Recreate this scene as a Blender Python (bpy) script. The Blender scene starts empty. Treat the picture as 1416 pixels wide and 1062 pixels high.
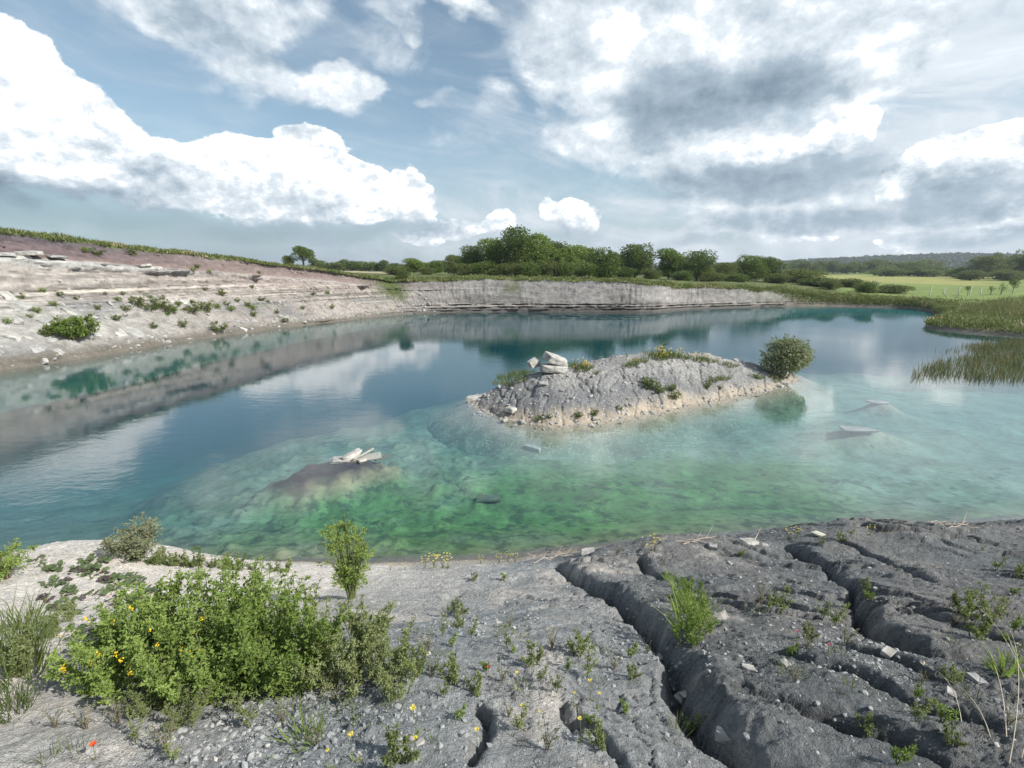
import bpy, math, random
import numpy as np
from mathutils import Vector

random.seed(7)
RNG = np.random.default_rng(11)
C = bpy.context.scene.collection
SC = bpy.context.scene

# ------------------------------------------------------------------ camera
PITCH, HFOV, CAM_H = math.radians(13.5), math.radians(95.0), 6.0
FPX = 708 / math.tan(HFOV / 2)          # focal length in photograph pixels
cam_d = bpy.data.cameras.new('camera')
cam_d.sensor_width = 36.0
cam_d.lens = 18.0 / math.tan(HFOV / 2)
cam_d.clip_start, cam_d.clip_end = 0.05, 20000
cam = bpy.data.objects.new('camera', cam_d)
C.objects.link(cam)
cam.location = (0, 0, CAM_H)
cam.rotation_euler = (math.radians(90) - PITCH, 0, 0)
SC.camera = cam

def ray(px, py):
    a = (px - 708) / FPX; b = (531 - py) / FPX
    return np.array([a, math.cos(PITCH) + b * math.sin(PITCH), -math.sin(PITCH) + b * math.cos(PITCH)])

def at(px, py, z=0.0):
    r = ray(px, py)
    return np.array([0, 0, CAM_H]) + r * ((z - CAM_H) / r[2])

# ------------------------------------------------------------------ numpy noise
_perm = np.random.default_rng(3).permutation(256)
_perm = np.concatenate([_perm, _perm, _perm])
_g2 = np.stack([np.cos(np.arange(256) * 2.399963), np.sin(np.arange(256) * 2.399963)], 1)
_g3 = np.random.default_rng(5).normal(size=(256, 3)); _g3 /= np.linalg.norm(_g3, axis=1)[:, None]

def noise2(x, y):
    xi = np.floor(x).astype(np.int64); yi = np.floor(y).astype(np.int64)
    xf = x - xi; yf = y - yi
    u = xf * xf * xf * (xf * (xf * 6 - 15) + 10); v = yf * yf * yf * (yf * (yf * 6 - 15) + 10)
    def g(ix, iy, fx, fy):
        h = _perm[_perm[ix & 255] + (iy & 255)] & 255
        return _g2[h, 0] * fx + _g2[h, 1] * fy
    a = g(xi, yi, xf, yf); b = g(xi + 1, yi, xf - 1, yf)
    c = g(xi, yi + 1, xf, yf - 1); d = g(xi + 1, yi + 1, xf - 1, yf - 1)
    return (a * (1 - u) + b * u) * (1 - v) + (c * (1 - u) + d * u) * v   # about -0.7..0.7

def fbm2(x, y, octaves=4, gain=0.5, lac=2.03, ridged=False):
    s = np.zeros_like(x, dtype=float); a = 1.0; f = 1.0; t = 0
    for o in range(octaves):
        n = noise2(x * f + o * 17.3, y * f - o * 9.1) * 1.4
        if ridged: n = 1 - 2 * np.abs(n)
        s += a * n; t += a; a *= gain; f *= lac
    return s / t

def sstep(a, b, x):
    t = np.clip((x - a) / (b - a), 0, 1)
    return t * t * (3 - 2 * t)

# ------------------------------------------------------------------ mesh helpers
def mesh_np(name, verts, faces_list, mat=None, colors=None, smooth=True, mat_idx=None):
    """faces_list: list of int arrays (n,k). colors: dict name -> (nverts,3)."""
    me = bpy.data.meshes.new(name)
    verts = np.asarray(verts, np.float32)
    me.vertices.add(len(verts)); me.vertices.foreach_set('co', verts.ravel())
    loops = np.concatenate([f.ravel() for f in faces_list]).astype(np.int32)
    tot = np.concatenate([np.full(len(f), f.shape[1], np.int32) for f in faces_list])
    start = np.concatenate([[0], np.cumsum(tot)[:-1]]).astype(np.int32)
    me.loops.add(len(loops)); me.loops.foreach_set('vertex_index', loops)
    me.polygons.add(len(tot)); me.polygons.foreach_set('loop_start', start)
    me.polygons.foreach_set('use_smooth', np.full(len(tot), bool(smooth)))
    if mat_idx is not None: me.polygons.foreach_set('material_index', mat_idx.astype(np.int32))
    for k, c in (colors or {}).items():
        at_ = me.color_attributes.new(k, 'FLOAT_COLOR', 'POINT')
        cc = np.ones((len(verts), 4), np.float32); cc[:, :3] = c
        at_.data.foreach_set('color', cc.ravel())
    me.update(); me.validate()
    for m in (mat if isinstance(mat, (list, tuple)) else [mat]):
        if m: me.materials.append(m)
    return me

def grid_faces(nu, nv):
    i = np.arange(nu * nv).reshape(nv, nu)
    return np.stack([i[:-1, :-1], i[:-1, 1:], i[1:, 1:], i[1:, :-1]], -1).reshape(-1, 4)

def obj(name, me, parent=None, loc=(0, 0, 0), rotz=0.0, scale=1.0):
    o = bpy.data.objects.new(name, me); C.objects.link(o)
    o.location = loc; o.rotation_euler = (0, 0, rotz)
    o.scale = (scale,) * 3 if np.isscalar(scale) else scale
    if parent: o.parent = parent
    return o

def tag(o, label=None, cat=None, group=None, kind=None):
    if label: o['label'] = label
    if cat: o['category'] = cat
    if group: o['group'] = group
    if kind: o['kind'] = kind
    return o

def thing(name, loc, label, cat, group=None, rotz=0.0, scale=1.0):
    o = bpy.data.objects.new(name, None); C.objects.link(o)
    o.empty_display_size = 0.2
    o.location = loc; o.rotation_euler = (0, 0, rotz)
    o.scale = (scale,) * 3 if np.isscalar(scale) else scale
    return tag(o, label, cat, group)

def dup(root, loc, rotz, scale, label, group=None, tilt=(0, 0)):
    """A copy of a thing with copies of its parts and sub-parts (shared meshes)."""
    r = root.copy(); C.objects.link(r)
    r.location = loc; r.rotation_euler = (tilt[0], tilt[1], rotz)
    r.scale = (scale,) * 3 if np.isscalar(scale) else scale
    r['label'] = label
    if group: r['group'] = group
    for ch in list(root.children):
        c = ch.copy(); C.objects.link(c); c.parent = r
        for g in list(ch.children):
            d = g.copy(); C.objects.link(d); d.parent = c
    return r

class MB:
    """Collects geometry for one mesh."""
    def __init__(self): self.v = []; self.f = []; self.m = []; self.n = 0
    def add(self, v, f, m=0):
        v = np.asarray(v, float); f = np.asarray(f, np.int64)
        self.v.append(v); self.f.append(f + self.n); self.m.append(np.full(len(f), m)); self.n += len(v)
    def tube(self, pts, rad, sides=5, m=0):
        pts = np.asarray(pts, float); n = len(pts)
        rad = np.broadcast_to(np.asarray(rad, float), (n,))
        d = np.gradient(pts, axis=0); d /= np.linalg.norm(d, axis=1)[:, None] + 1e-9
        ref = np.array([0, 0, 1.0]) if abs(d[0, 2]) < .9 else np.array([1.0, 0, 0])
        a = np.cross(d, ref); a /= np.linalg.norm(a, axis=1)[:, None] + 1e-9
        b = np.cross(d, a)
        th = np.arange(sides) * 2 * np.pi / sides
        v = pts[:, None] + rad[:, None, None] * (a[:, None] * np.cos(th)[None, :, None] + b[:, None] * np.sin(th)[None, :, None])
        i = np.arange(n * sides).reshape(n, sides); j = np.roll(i, -1, 1)
        self.add(v.reshape(-1, 3), np.stack([i[:-1], j[:-1], j[1:], i[1:]], -1).reshape(-1, 4), m)
    def leaves(self, p, d, length, width, m=0, droop=0.15, rng=RNG):
        """One folded diamond leaf (quad) per point p, pointing along d."""
        p = np.asarray(p, float); d = np.asarray(d, float); n = len(p)
        d = d / (np.linalg.norm(d, axis=1)[:, None] + 1e-9)
        r = rng.normal(size=(n, 3)); s = np.cross(d, r); s /= np.linalg.norm(s, axis=1)[:, None] + 1e-9
        nn = np.cross(s, d)
        L = np.broadcast_to(np.asarray(length, float), (n,))[:, None]; W = np.broadcast_to(np.asarray(width, float), (n,))[:, None]
        a = p; b = p + d * L * .5 + s * W * .5 + nn * W * .18; c = p + d * L - nn * L * droop; e = p + d * L * .5 - s * W * .5 + nn * W * .18
        v = np.stack([a, b, c, e], 1).reshape(-1, 3)
        self.add(v, np.arange(4 * n).reshape(n, 4), m)
    def blades(self, p, d, length, width, bend, m=0, rng=RNG):
        """Grass blades: two quads tapering to a point, bent sideways."""
        p = np.asarray(p, float); d = np.asarray(d, float); n = len(p)
        d = d / (np.linalg.norm(d, axis=1)[:, None] + 1e-9)
        th = rng.uniform(0, 2 * np.pi, n); s = np.stack([np.cos(th), np.sin(th), np.zeros(n)], 1)
        L = np.broadcast_to(np.asarray(length, float), (n,))[:, None]; W = np.broadcast_to(np.asarray(width, float), (n,))[:, None]
        k = np.stack([-s[:, 1], s[:, 0], np.zeros(n)], 1) * (np.broadcast_to(np.asarray(bend, float), (n,))[:, None] * L)
        m1 = p + d * L * .55 + k * .35; tip = p + d * L * .95 + k
        v = np.stack([p - s * W * .5, p + s * W * .5, m1 + s * W * .4, m1 - s * W * .4, tip + s * W * .06, tip - s * W * .06], 1).reshape(-1, 3)
        i = np.arange(n)[:, None] * 6
        self.add(v, np.concatenate([i + np.array([[0, 1, 2, 3]]), i + np.array([[3, 2, 4, 5]])]), m)
    def mesh(self, name, mat, smooth=True):
        by = {}
        for f, m in zip(self.f, self.m): by.setdefault(f.shape[1], []).append((f, m))
        fl = [np.concatenate([a for a, _ in L]) for L in by.values()]
        mi = np.concatenate([np.concatenate([b for _, b in L]) for L in by.values()])
        return mesh_np(name, np.concatenate(self.v), fl, mat, smooth=smooth, mat_idx=mi)

# ------------------------------------------------------------------ node helpers
class X:
    """Tiny expression wrapper over shader nodes (scalar sockets)."""
    nt = None
    def __init__(self, s): self.s = s
    @staticmethod
    def _m(op, *a, clamp=False):
        n = X.nt.nodes.new('ShaderNodeMath'); n.operation = op; n.use_clamp = clamp
        for i, v in enumerate(a):
            if isinstance(v, X): X.nt.links.new(v.s, n.inputs[i])
            else: n.inputs[i].default_value = v
        return X(n.outputs[0])
    def __add__(s, o): return X._m('ADD', s, o)
    __radd__ = __add__
    def __sub__(s, o): return X._m('SUBTRACT', s, o)
    def __rsub__(s, o): return X._m('SUBTRACT', o, s)
    def __mul__(s, o): return X._m('MULTIPLY', s, o)
    __rmul__ = __mul__
    def __truediv__(s, o): return X._m('DIVIDE', s, o)
    def pw(s, o): return X._m('POWER', s, o)
    def mx(s, o): return X._m('MAXIMUM', s, o)
    def mn(s, o): return X._m('MINIMUM', s, o)
    def ab(s): return X._m('ABSOLUTE', s)
    def clamp(s): return X._m('ADD', s, 0.0, clamp=True)
    def ss(s, a, b):
        n = X.nt.nodes.new('ShaderNodeMapRange'); n.interpolation_type = 'SMOOTHSTEP'
        X.nt.links.new(s.s, n.inputs[0]); n.inputs[1].default_value = a; n.inputs[2].default_value = b
        return X(n.outputs[0])

def vec(nt, x, y, z):
    n = nt.nodes.new('ShaderNodeCombineXYZ')
    for i, v in enumerate((x, y, z)):
        if isinstance(v, X): nt.links.new(v.s, n.inputs[i])
        else: n.inputs[i].default_value = v
    return n.outputs[0]

def noise(nt, v, scale, detail=6, rough=.55, dist=0.0, w=None, lac=2.0):
    n = nt.nodes.new('ShaderNodeTexNoise')
    if v is not None: nt.links.new(v, n.inputs['Vector'])
    n.inputs['Scale'].default_value = scale; n.inputs['Detail'].default_value = detail
    n.inputs['Roughness'].default_value = rough; n.inputs['Distortion'].default_value = dist
    n.inputs['Lacunarity'].default_value = lac
    return X(n.outputs['Fac'])

def mixc(nt, fac, a, b, mode='MIX'):
    n = nt.nodes.new('ShaderNodeMix'); n.data_type = 'RGBA'; n.blend_type = mode
    for sock, v in ((n.inputs[0], fac), (n.inputs[6], a), (n.inputs[7], b)):
        if isinstance(v, X): nt.links.new(v.s, sock)
        elif hasattr(v, 'is_linked'): nt.links.new(v, sock)
        elif isinstance(v, (int, float)): sock.default_value = v
        else: sock.default_value = (*v, 1)
    return n.outputs[2]

def new_mat(name):
    m = bpy.data.materials.new(name); m.use_nodes = True
    nt = m.node_tree; nt.nodes.clear(); X.nt = nt
    out = nt.nodes.new('ShaderNodeOutputMaterial')
    return m, nt, out

def principled(nt, out, color, rough=.8, spec=.3, bump=None):
    p = nt.nodes.new('ShaderNodeBsdfPrincipled')
    if hasattr(color, 'is_linked'): nt.links.new(color, p.inputs['Base Color'])
    else: p.inputs['Base Color'].default_value = (*color, 1)
    if isinstance(rough, X): nt.links.new(rough.s, p.inputs['Roughness'])
    else: p.inputs['Roughness'].default_value = rough
    p.inputs['Specular IOR Level'].default_value = spec
    if bump is not None: nt.links.new(bump, p.inputs['Normal'])
    nt.links.new(p.outputs[0], out.inputs[0])
    return p

def bump(nt, h, strength, dist):
    n = nt.nodes.new('ShaderNodeBump'); n.inputs['Strength'].default_value = strength; n.inputs['Distance'].default_value = dist
    nt.links.new(h.s, n.inputs['Height']); return n.outputs[0]

def coords(nt, kind='Object'):
    return nt.nodes.new('ShaderNodeTexCoord').outputs[kind]

def attr(nt, name):
    n = nt.nodes.new('ShaderNodeAttribute'); n.attribute_name = name; return n
# ================================================================== world: Nishita sky + clouds
SUN_AZ, SUN_EL = math.radians(112.0), math.radians(40.0)   # azimuth clockwise from +y (the view direction)
sun_d = bpy.data.lights.new('sun', 'SUN'); sun_d.energy = 5.0; sun_d.angle = math.radians(0.5); sun_d.color = (1, .95, .87)
sun = bpy.data.objects.new('sun', sun_d); C.objects.link(sun)
sdir = Vector((math.sin(SUN_AZ) * math.cos(SUN_EL), math.cos(SUN_AZ) * math.cos(SUN_EL), math.sin(SUN_EL)))
sun.rotation_euler = sdir.to_track_quat('Z', 'Y').to_euler()
sun.location = (60, -10, 60)

def azel(px, py):
    r = ray(px, py); r = r / np.linalg.norm(r)
    return math.degrees(math.atan2(r[0], r[1])), math.degrees(math.asin(r[2]))

def build_world():
    w = bpy.data.worlds.new('World'); SC.world = w; w.use_nodes = True
    nt = w.node_tree; nt.nodes.clear(); X.nt = nt
    out = nt.nodes.new('ShaderNodeOutputWorld'); bg = nt.nodes.new('ShaderNodeBackground')
    nt.links.new(bg.outputs[0], out.inputs[0])
    sky = nt.nodes.new('ShaderNodeTexSky'); sky.sky_type = 'NISHITA'; sky.sun_disc = False
    sky.sun_elevation = SUN_EL; sky.sun_rotation = SUN_AZ
    sky.air_density = 1.0; sky.dust_density = 1.2; sky.ozone_density = 1.5
    d = coords(nt, 'Generated')
    sp = nt.nodes.new('ShaderNodeSeparateXYZ'); nt.links.new(d, sp.inputs[0])
    x, y, z = (X(o) for o in sp.outputs)
    zc = z.mx(-.02)
    az = X._m('ARCTAN2', x, y) * 57.29578
    el = X._m('ARCSINE', z) * 57.29578
    # vectors for noise: squeezed vertically towards the horizon so far clouds read flatter
    dv = vec(nt, x, y, z * 1.5)
    wx = noise(nt, dv, 5.0, 4, .55) - .5
    sh = nt.nodes.new('ShaderNodeVectorMath'); sh.operation = 'ADD'; nt.links.new(dv, sh.inputs[0]); sh.inputs[1].default_value = (3.1, 7.7, 1.3)
    wy = noise(nt, sh.outputs[0], 6.0, 4, .55) - .5
    azw = az + wx * 13.0; elw = el + wy * 9.0
    azl = az + wx * 5.0; ell = el + wy * 3.5

    def field(blobs, A, E):
        tot = None
        for (px, py, rx, ry, wgt) in blobs:
            a, e = azel(px, py)
            a0, _ = azel(px - rx, py); a1, _ = azel(px + rx, py); _, e0 = azel(px, py + ry); _, e1 = azel(px, py - ry)
            ra, re = (a1 - a0) / 2, (e1 - e0) / 2
            q = ((A - a) * (1 / ra)); q = q * q
            r = ((E - e) * (1 / re)); r = r * r
            v = (1.0 - (q + r)).mx(0.0) * wgt
            tot = v if tot is None else tot + v
        return tot

    # --- crisp white cumulus
    cum = [(-70, 130, 170, 150, 1.3), (30, 115, 105, 105, 1.3), (110, 185, 110, 88, 1.2), (215, 245, 90, 62, 1.1), (60, 250, 220, 60, .8),
           (320, 232, 85, 66, 1.2), (430, 238, 85, 70, 1.2), (505, 262, 75, 55, 1.1), (572, 272, 40, 58, 1.0), (420, 300, 190, 34, .6),
           (802, 302, 50, 30, .55), (790, 285, 30, 20, .5), (762, 283, 14, 22, .6), (700, 304, 32, 22, .75), (640, 322, 70, 20, .8), (580, 335, 90, 14, .6),
           (1320, 228, 130, 48, 1.0), (1400, 200, 60, 36, 1.0), (1395, 290, 60, 44, .9), (1245, 255, 60, 28, .7),
           (1170, 180, 70, 46, .9), (1060, 215, 110, 30, .7), (1240, 333, 50, 14, .7), (1100, 330, 80, 14, .5), (1330, 325, 60, 12, .5)]
    # --- softer grey-white masses higher up
    soft = [(190, 30, 85, 42, .8), (300, 45, 130, 75, 1.1), (430, 125, 95, 48, 1.0), (480, 115, 36, 34, .8), (360, 5, 120, 50, .9),
            (530, 55, 75, 48, .62), (550, 5, 70, 30, .7), (660, 8, 70, 24, .7), (585, 138, 34, 18, .5), (690, 135, 50, 34, .5), (625, 190, 50, 34, .35),
            (840, 60, 140, 110, 1.1), (1000, 90, 230, 140, 1.2), (1150, 60, 170, 90, 1.0), (880, 190, 130, 70, .8), (1060, 240, 240, 80, 1.0), (1330, 275, 170, 60, .9), (1130, 300, 190, 40, .75), (1000, 330, 140, 26, .5), (1300, 335, 160, 26, .5), (1210, 110, 110, 60, .6),
            (960, -60, 300, 90, 1.0), (1290, 20, 90, 60, .35), (760, 210, 110, 60, .3)]
    bright = [(60, 90, 150, 110, .55), (110, 190, 130, 60, .5), (330, 205, 120, 45, .5), (440, 215, 90, 50, .55), (540, 255, 80, 50, .5), (450, 120, 80, 34, .4),
              (855, 45, 45, 42, .6), (840, 100, 45, 34, .5), (835, 180, 55, 18, .5), (1180, 160, 80, 40, .5), (1050, 205, 110, 24, .55), (1200, 75, 60, 50, .5),
              (1345, 195, 110, 26, .6), (1390, 268, 50, 18, .5), (800, 282, 40, 20, .4), (700, 298, 28, 14, .5), (1000, 40, 200, 40, .3), (960, 210, 40, 18, .3)]
    dark = [(90, 285, 230, 38, .95), (-60, 270, 200, 40, .6), (330, 318, 260, 24, .75), (560, 325, 90, 16, .5), (330, 60, 130, 36, .55), (280, 20, 90, 40, .35), (420, 90, 60, 20, .3),
            (1010, 130, 190, 55, 1.15), (1090, 110, 110, 36, .5), (900, 175, 80, 50, .6), (1040, 250, 200, 34, 1.1), (950, 235, 90, 26, .5), (1350, 262, 150, 40, .75), (1250, 290, 160, 26, .45),
            (1080, 305, 190, 22, .7), (1330, 318, 150, 16, .6), (960, 335, 90, 12, .5), (800, 316, 50, 14, .4), (230, 250, 90, 26, .18), (440, 275, 100, 14, .15)]
    n1 = noise(nt, dv, 9.0, 9, .66)
    off = nt.nodes.new('ShaderNodeVectorMath'); off.operation = 'ADD'; nt.links.new(dv, off.inputs[0]); off.inputs[1].default_value = (.012, -.004, .018)
    n2 = noise(nt, off.outputs[0], 9.0, 7, .66)
    # folded noise gives the cauliflower edge
    b1 = noise(nt, dv, 15.0, 5, .5); b2 = noise(nt, off.outputs[0], 15.0, 4, .5)
    bil = (b1 - .5).ab() * 3.0 - .22; bil2 = (b2 - .5).ab() * 3.0 - .22
    fc = field(cum, azl, ell)
    fb = field(bright, azl, ell); fd = field(dark, az + wx * 8.0, el + wy * 5.0)
    dens = fc + (n1 - .5) * 1.0 + bil * .40 - .36
    front = y.ss(-.25, .1)
    a_c = (dens / (fd * .55 + .13)).ss(0.0, 1.0) * front
    fs = field(soft, azw, elw)
    n3 = noise(nt, dv, 6.5, 8, .66, .4)
    dens_s = fs * 1.15 + (n3 - .5) * 1.6 - .18
    a_s = dens_s.ss(-.05, .80) * .97 * front
    # thin high veil, streaky, more of it on the right and near the horizon
    sv = vec(nt, x * .9 + z * 1.2, y * .6 - z * .8, z * 2.2)
    n4 = noise(nt, sv, 4.0, 7, .62, .9)
    veil = n4.ss(.34, .74) * (.34 + az.ss(-20., 16.) * .68) + (1.0 - el.ss(1.0, 15.0)) * (.50 + n3 * .4) + az.ss(22., 40.) * .35
    veil = veil.mn(.94)
    back = noise(nt, dv, 2.6, 3, .6).ss(.48, .66) * (1.0 - front) * .4   # clouds behind and overhead
    hs = nt.nodes.new('ShaderNodeHueSaturation'); hs.inputs['Saturation'].default_value = .78; hs.inputs['Value'].default_value = 1.36
    nt.links.new(sky.outputs[0], hs.inputs['Color'])
    blue = mixc(nt, 1.0, hs.outputs[0], (.88, 1.02, 1.0), 'MULTIPLY')
    relief = (n1 - n2) * 2.6 + (bil2 - bil) * .5
    shade_c = .78 + relief * .75 + fb * .34 - fd * .80 + (n3 - .5) * .26
    shade_s = .66 + relief * .45 + (n3 - .5) * .50 + fb * .45 - fd * .44
    def tone(s):
        r = nt.nodes.new('ShaderNodeValToRGB'); e = r.color_ramp.elements
        e[0].position = 0; e[0].color = (2.1, 2.9, 3.7, 1); e[1].position = 1; e[1].color = (14.5, 14.6, 14.7, 1)
        k = e.new(.42); k.color = (4.3, 5.3, 6.2, 1); k = e.new(.74); k.color = (8.2, 8.9, 9.5, 1)
        nt.links.new((s * .85 + .10).s, r.inputs[0]); return r.outputs[0]
    vtone = tone(.56 + az.ss(-10., 35.) * .07 + (n4 - .5) * .7 + (n3 - .5) * .6 - fd * .34 - (1.0 - az.ss(-32., 4.)) * (1.0 - el.ss(4., 12.)) * .22)
    c = mixc(nt, veil, blue, vtone)
    c = mixc(nt, back, c, (4.6, 5.0, 5.5))
    c = mixc(nt, a_s, c, tone(shade_s))
    c = mixc(nt, a_c, c, tone(shade_c))
    nt.links.new(c, bg.inputs[0]); bg.inputs[1].default_value = 0.082
    w.cycles.sampling_method = 'MANUAL'; w.cycles.sample_map_resolution = 512
build_world()
SC.view_settings.view_transform = 'Standard'; SC.view_settings.look = 'None'
SC.view_settings.gamma = 1.0; SC.view_settings.exposure = 0.35
# ================================================================== materials of the ground
def rock_mat(name, bump_s=.6, bump_d=.05, fine=14.0, rough=.95, speck=None):
    """Rock and earth: the surface colour comes from the 'col' attribute, broken up by noise."""
    m, nt, out = new_mat(name)
    co = coords(nt)
    c = attr(nt, 'col').outputs['Color']
    n1 = noise(nt, co, fine * .12, 6, .6); n2 = noise(nt, co, fine, 8, .65); n3 = noise(nt, co, fine * 7, 4, .6)
    f = (n1 - .5) * .7 + (n2 - .5) * 1.1 + (n3 - .5) * .7
    v = nt.nodes.new('ShaderNodeHueSaturation'); nt.links.new(c, v.inputs['Color'])
    nt.links.new((f + 1.0).mx(.3).s, v.inputs['Value'])
    col = v.outputs[0]
    if speck:
        vo = nt.nodes.new('ShaderNodeTexVoronoi'); vo.inputs['Scale'].default_value = speck[0]; vo.inputs['Randomness'].default_value = 1
        nt.links.new(co, vo.inputs['Vector'])
        r = nt.nodes.new('ShaderNodeSeparateColor'); nt.links.new(vo.outputs['Color'], r.inputs[0])
        k = X(vo.outputs['Distance']).ss(.30, .22) * X(r.outputs[0]).ss(speck[1], speck[1] + .02)
        col = mixc(nt, k, col, speck[2])
    h = n2 * .7 + n3 * .3
    if speck:
        for sc_, w_ in ((speck[0] * .55, .5), (speck[0] * 1.6, .3)):
            vc = nt.nodes.new('ShaderNodeTexVoronoi'); vc.inputs['Scale'].default_value = sc_; nt.links.new(co, vc.inputs['Vector'])
            h = h + (.6 - X(vc.outputs['Distance'])) * (n1 * 1.6 - .3).mx(0.0) * w_
    b = bump(nt, h, bump_s, bump_d)
    principled(nt, out, col, rough, .2, b)
    return m

M = {}
M['marl'] = rock_mat('marl', 1.0, .045, 26.0, .95, (60.0, .93, (.50, .49, .46)))
M['cliff'] = rock_mat('cliff_rock', .7, .12, 3.0)
M['island'] = rock_mat('island_marl', .7, .05, 8.0, .95, (14.0, .80, (.62, .60, .56)))

def bed_mat():
    m, nt, out = new_mat('lake_bed_silt')
    co = coords(nt); c = attr(nt, 'col').outputs['Color']
    n1 = noise(nt, co, .9, 6, .6, .6); n2 = noise(nt, co, 5.0, 7, .65)
    v = nt.nodes.new('ShaderNodeHueSaturation'); nt.links.new(c, v.inputs['Color'])
    nt.links.new(((n1 - .5) * 1.5 + (n2 - .5) * 1.4 + 1.0).mx(.3).s, v.inputs['Value'])
    # dark clumps of water weed on the bed
    sp = noise(nt, co, 2.1, 5, .66); wz = X(attr(nt, 'weed').outputs['Fac'])
    k = (sp + wz * .16).ss(.67, .75) * .62
    principled(nt, out, mixc(nt, k, v.outputs[0], (.035, .05, .04)), 1.0, .0)
    return m
M['bed'] = bed_mat()

# ================================================================== lake outline
LAKE_C = np.array([5.0, 30.0])
# shore point x, y | top height | run of the face | kind weights: left scree face, far face, low earth bank
SHORE = [(-36, -6, 10.4, 13, 1, 0), (-36, 8, 10.2, 13, 1, 0), (-34.5, 18, 9.9, 12.5, 1, 0), (-32.2, 28, 9.6, 11, 1, 0), (-30.6, 31.6, 9.4, 10.6, 1, 0), (-29.8, 35.7, 9.0, 10.2, 1, 0), (-28.9, 41.1, 8.45, 9.8, 1, 0),
         (-27.0, 46, 7.9, 9.2, 1, 0), (-24.8, 52.2, 7.2, 8.5, 1, 0), (-20.8, 59.3, 6.2, 7, 1, 0), (-17.6, 65.2, 5.0, 5.2, .8, .2), (-14.5, 69.0, 4.5, 4.2, .4, .6), (-9.6, 71.1, 4.6, 3.4, .1, .9), (-.9, 72.4, 4.75, 3.4, 0, 1),
         (10, 71.4, 4.6, 3.4, 0, 1), (17, 70.6, 4.35, 3.4, 0, 1), (20.9, 71.1, 4.0, 3.4, 0, 1), (24.5, 74, 3.55, 3.4, 0, 1), (28.3, 76.6, 3.35, 3.2, 0, 1), (35.5, 79.7, 3.1, 3.2, 0, 1), (45.8, 83, 2.5, 3, 0, .8), (50, 84.2, 2.2, 3, 0, .45), (55.2, 84.8, 1.7, 2.6, 0, .15),
         (62.3, 83, 1.25, 2.2, 0, 0), (67.2, 80.6, 1.1, 2.2, 0, 0), (65.5, 74, 1.0, 2.4, 0, 0), (59.5, 66, .9, 2.6, 0, 0), (53.2, 57.5, .8, 2.6, 0, 0), (46.5, 53.5, .7, 2.5, 0, 0), (45.5, 49.5, .7, 2.5, 0, 0), (49, 44, .7, 2.5, 0, 0), (53, 37, .8, 3, 0, 0), (54, 24, .9, 3, 0, 0), (50, 12, 1, 3, 0, 0), (40, 2, 1, 3, 0, 0)]
SH = np.array(SHORE, float)

def resample(step_fn):
    seg = np.hypot(*np.diff(SH[:, :2], axis=0).T); s = np.concatenate([[0], np.cumsum(seg)])
    out = [0.0]
    while out[-1] < s[-1]:
        p = np.array([np.interp(out[-1], s, SH[:, 0]), np.interp(out[-1], s, SH[:, 1])])
        out.append(out[-1] + step_fn(p))
    q = np.minimum(np.array(out), s[-1])
    # smooth by averaging a small window of the piecewise line
    res = []
    for c in range(6):
        acc = 0
        for k in np.linspace(-2.0, 2.0, 9): acc = acc + np.interp(np.clip(q + k, 0, s[-1]), s, SH[:, c])
        res.append(acc / 9)
    return q, np.array(res).T

S_ARC, SHP = resample(lambda p: .10 if (p[0] < -8 and p[1] > 24) else (.16 if p[1] > 66 else .35))
TOP_N = 110

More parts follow.
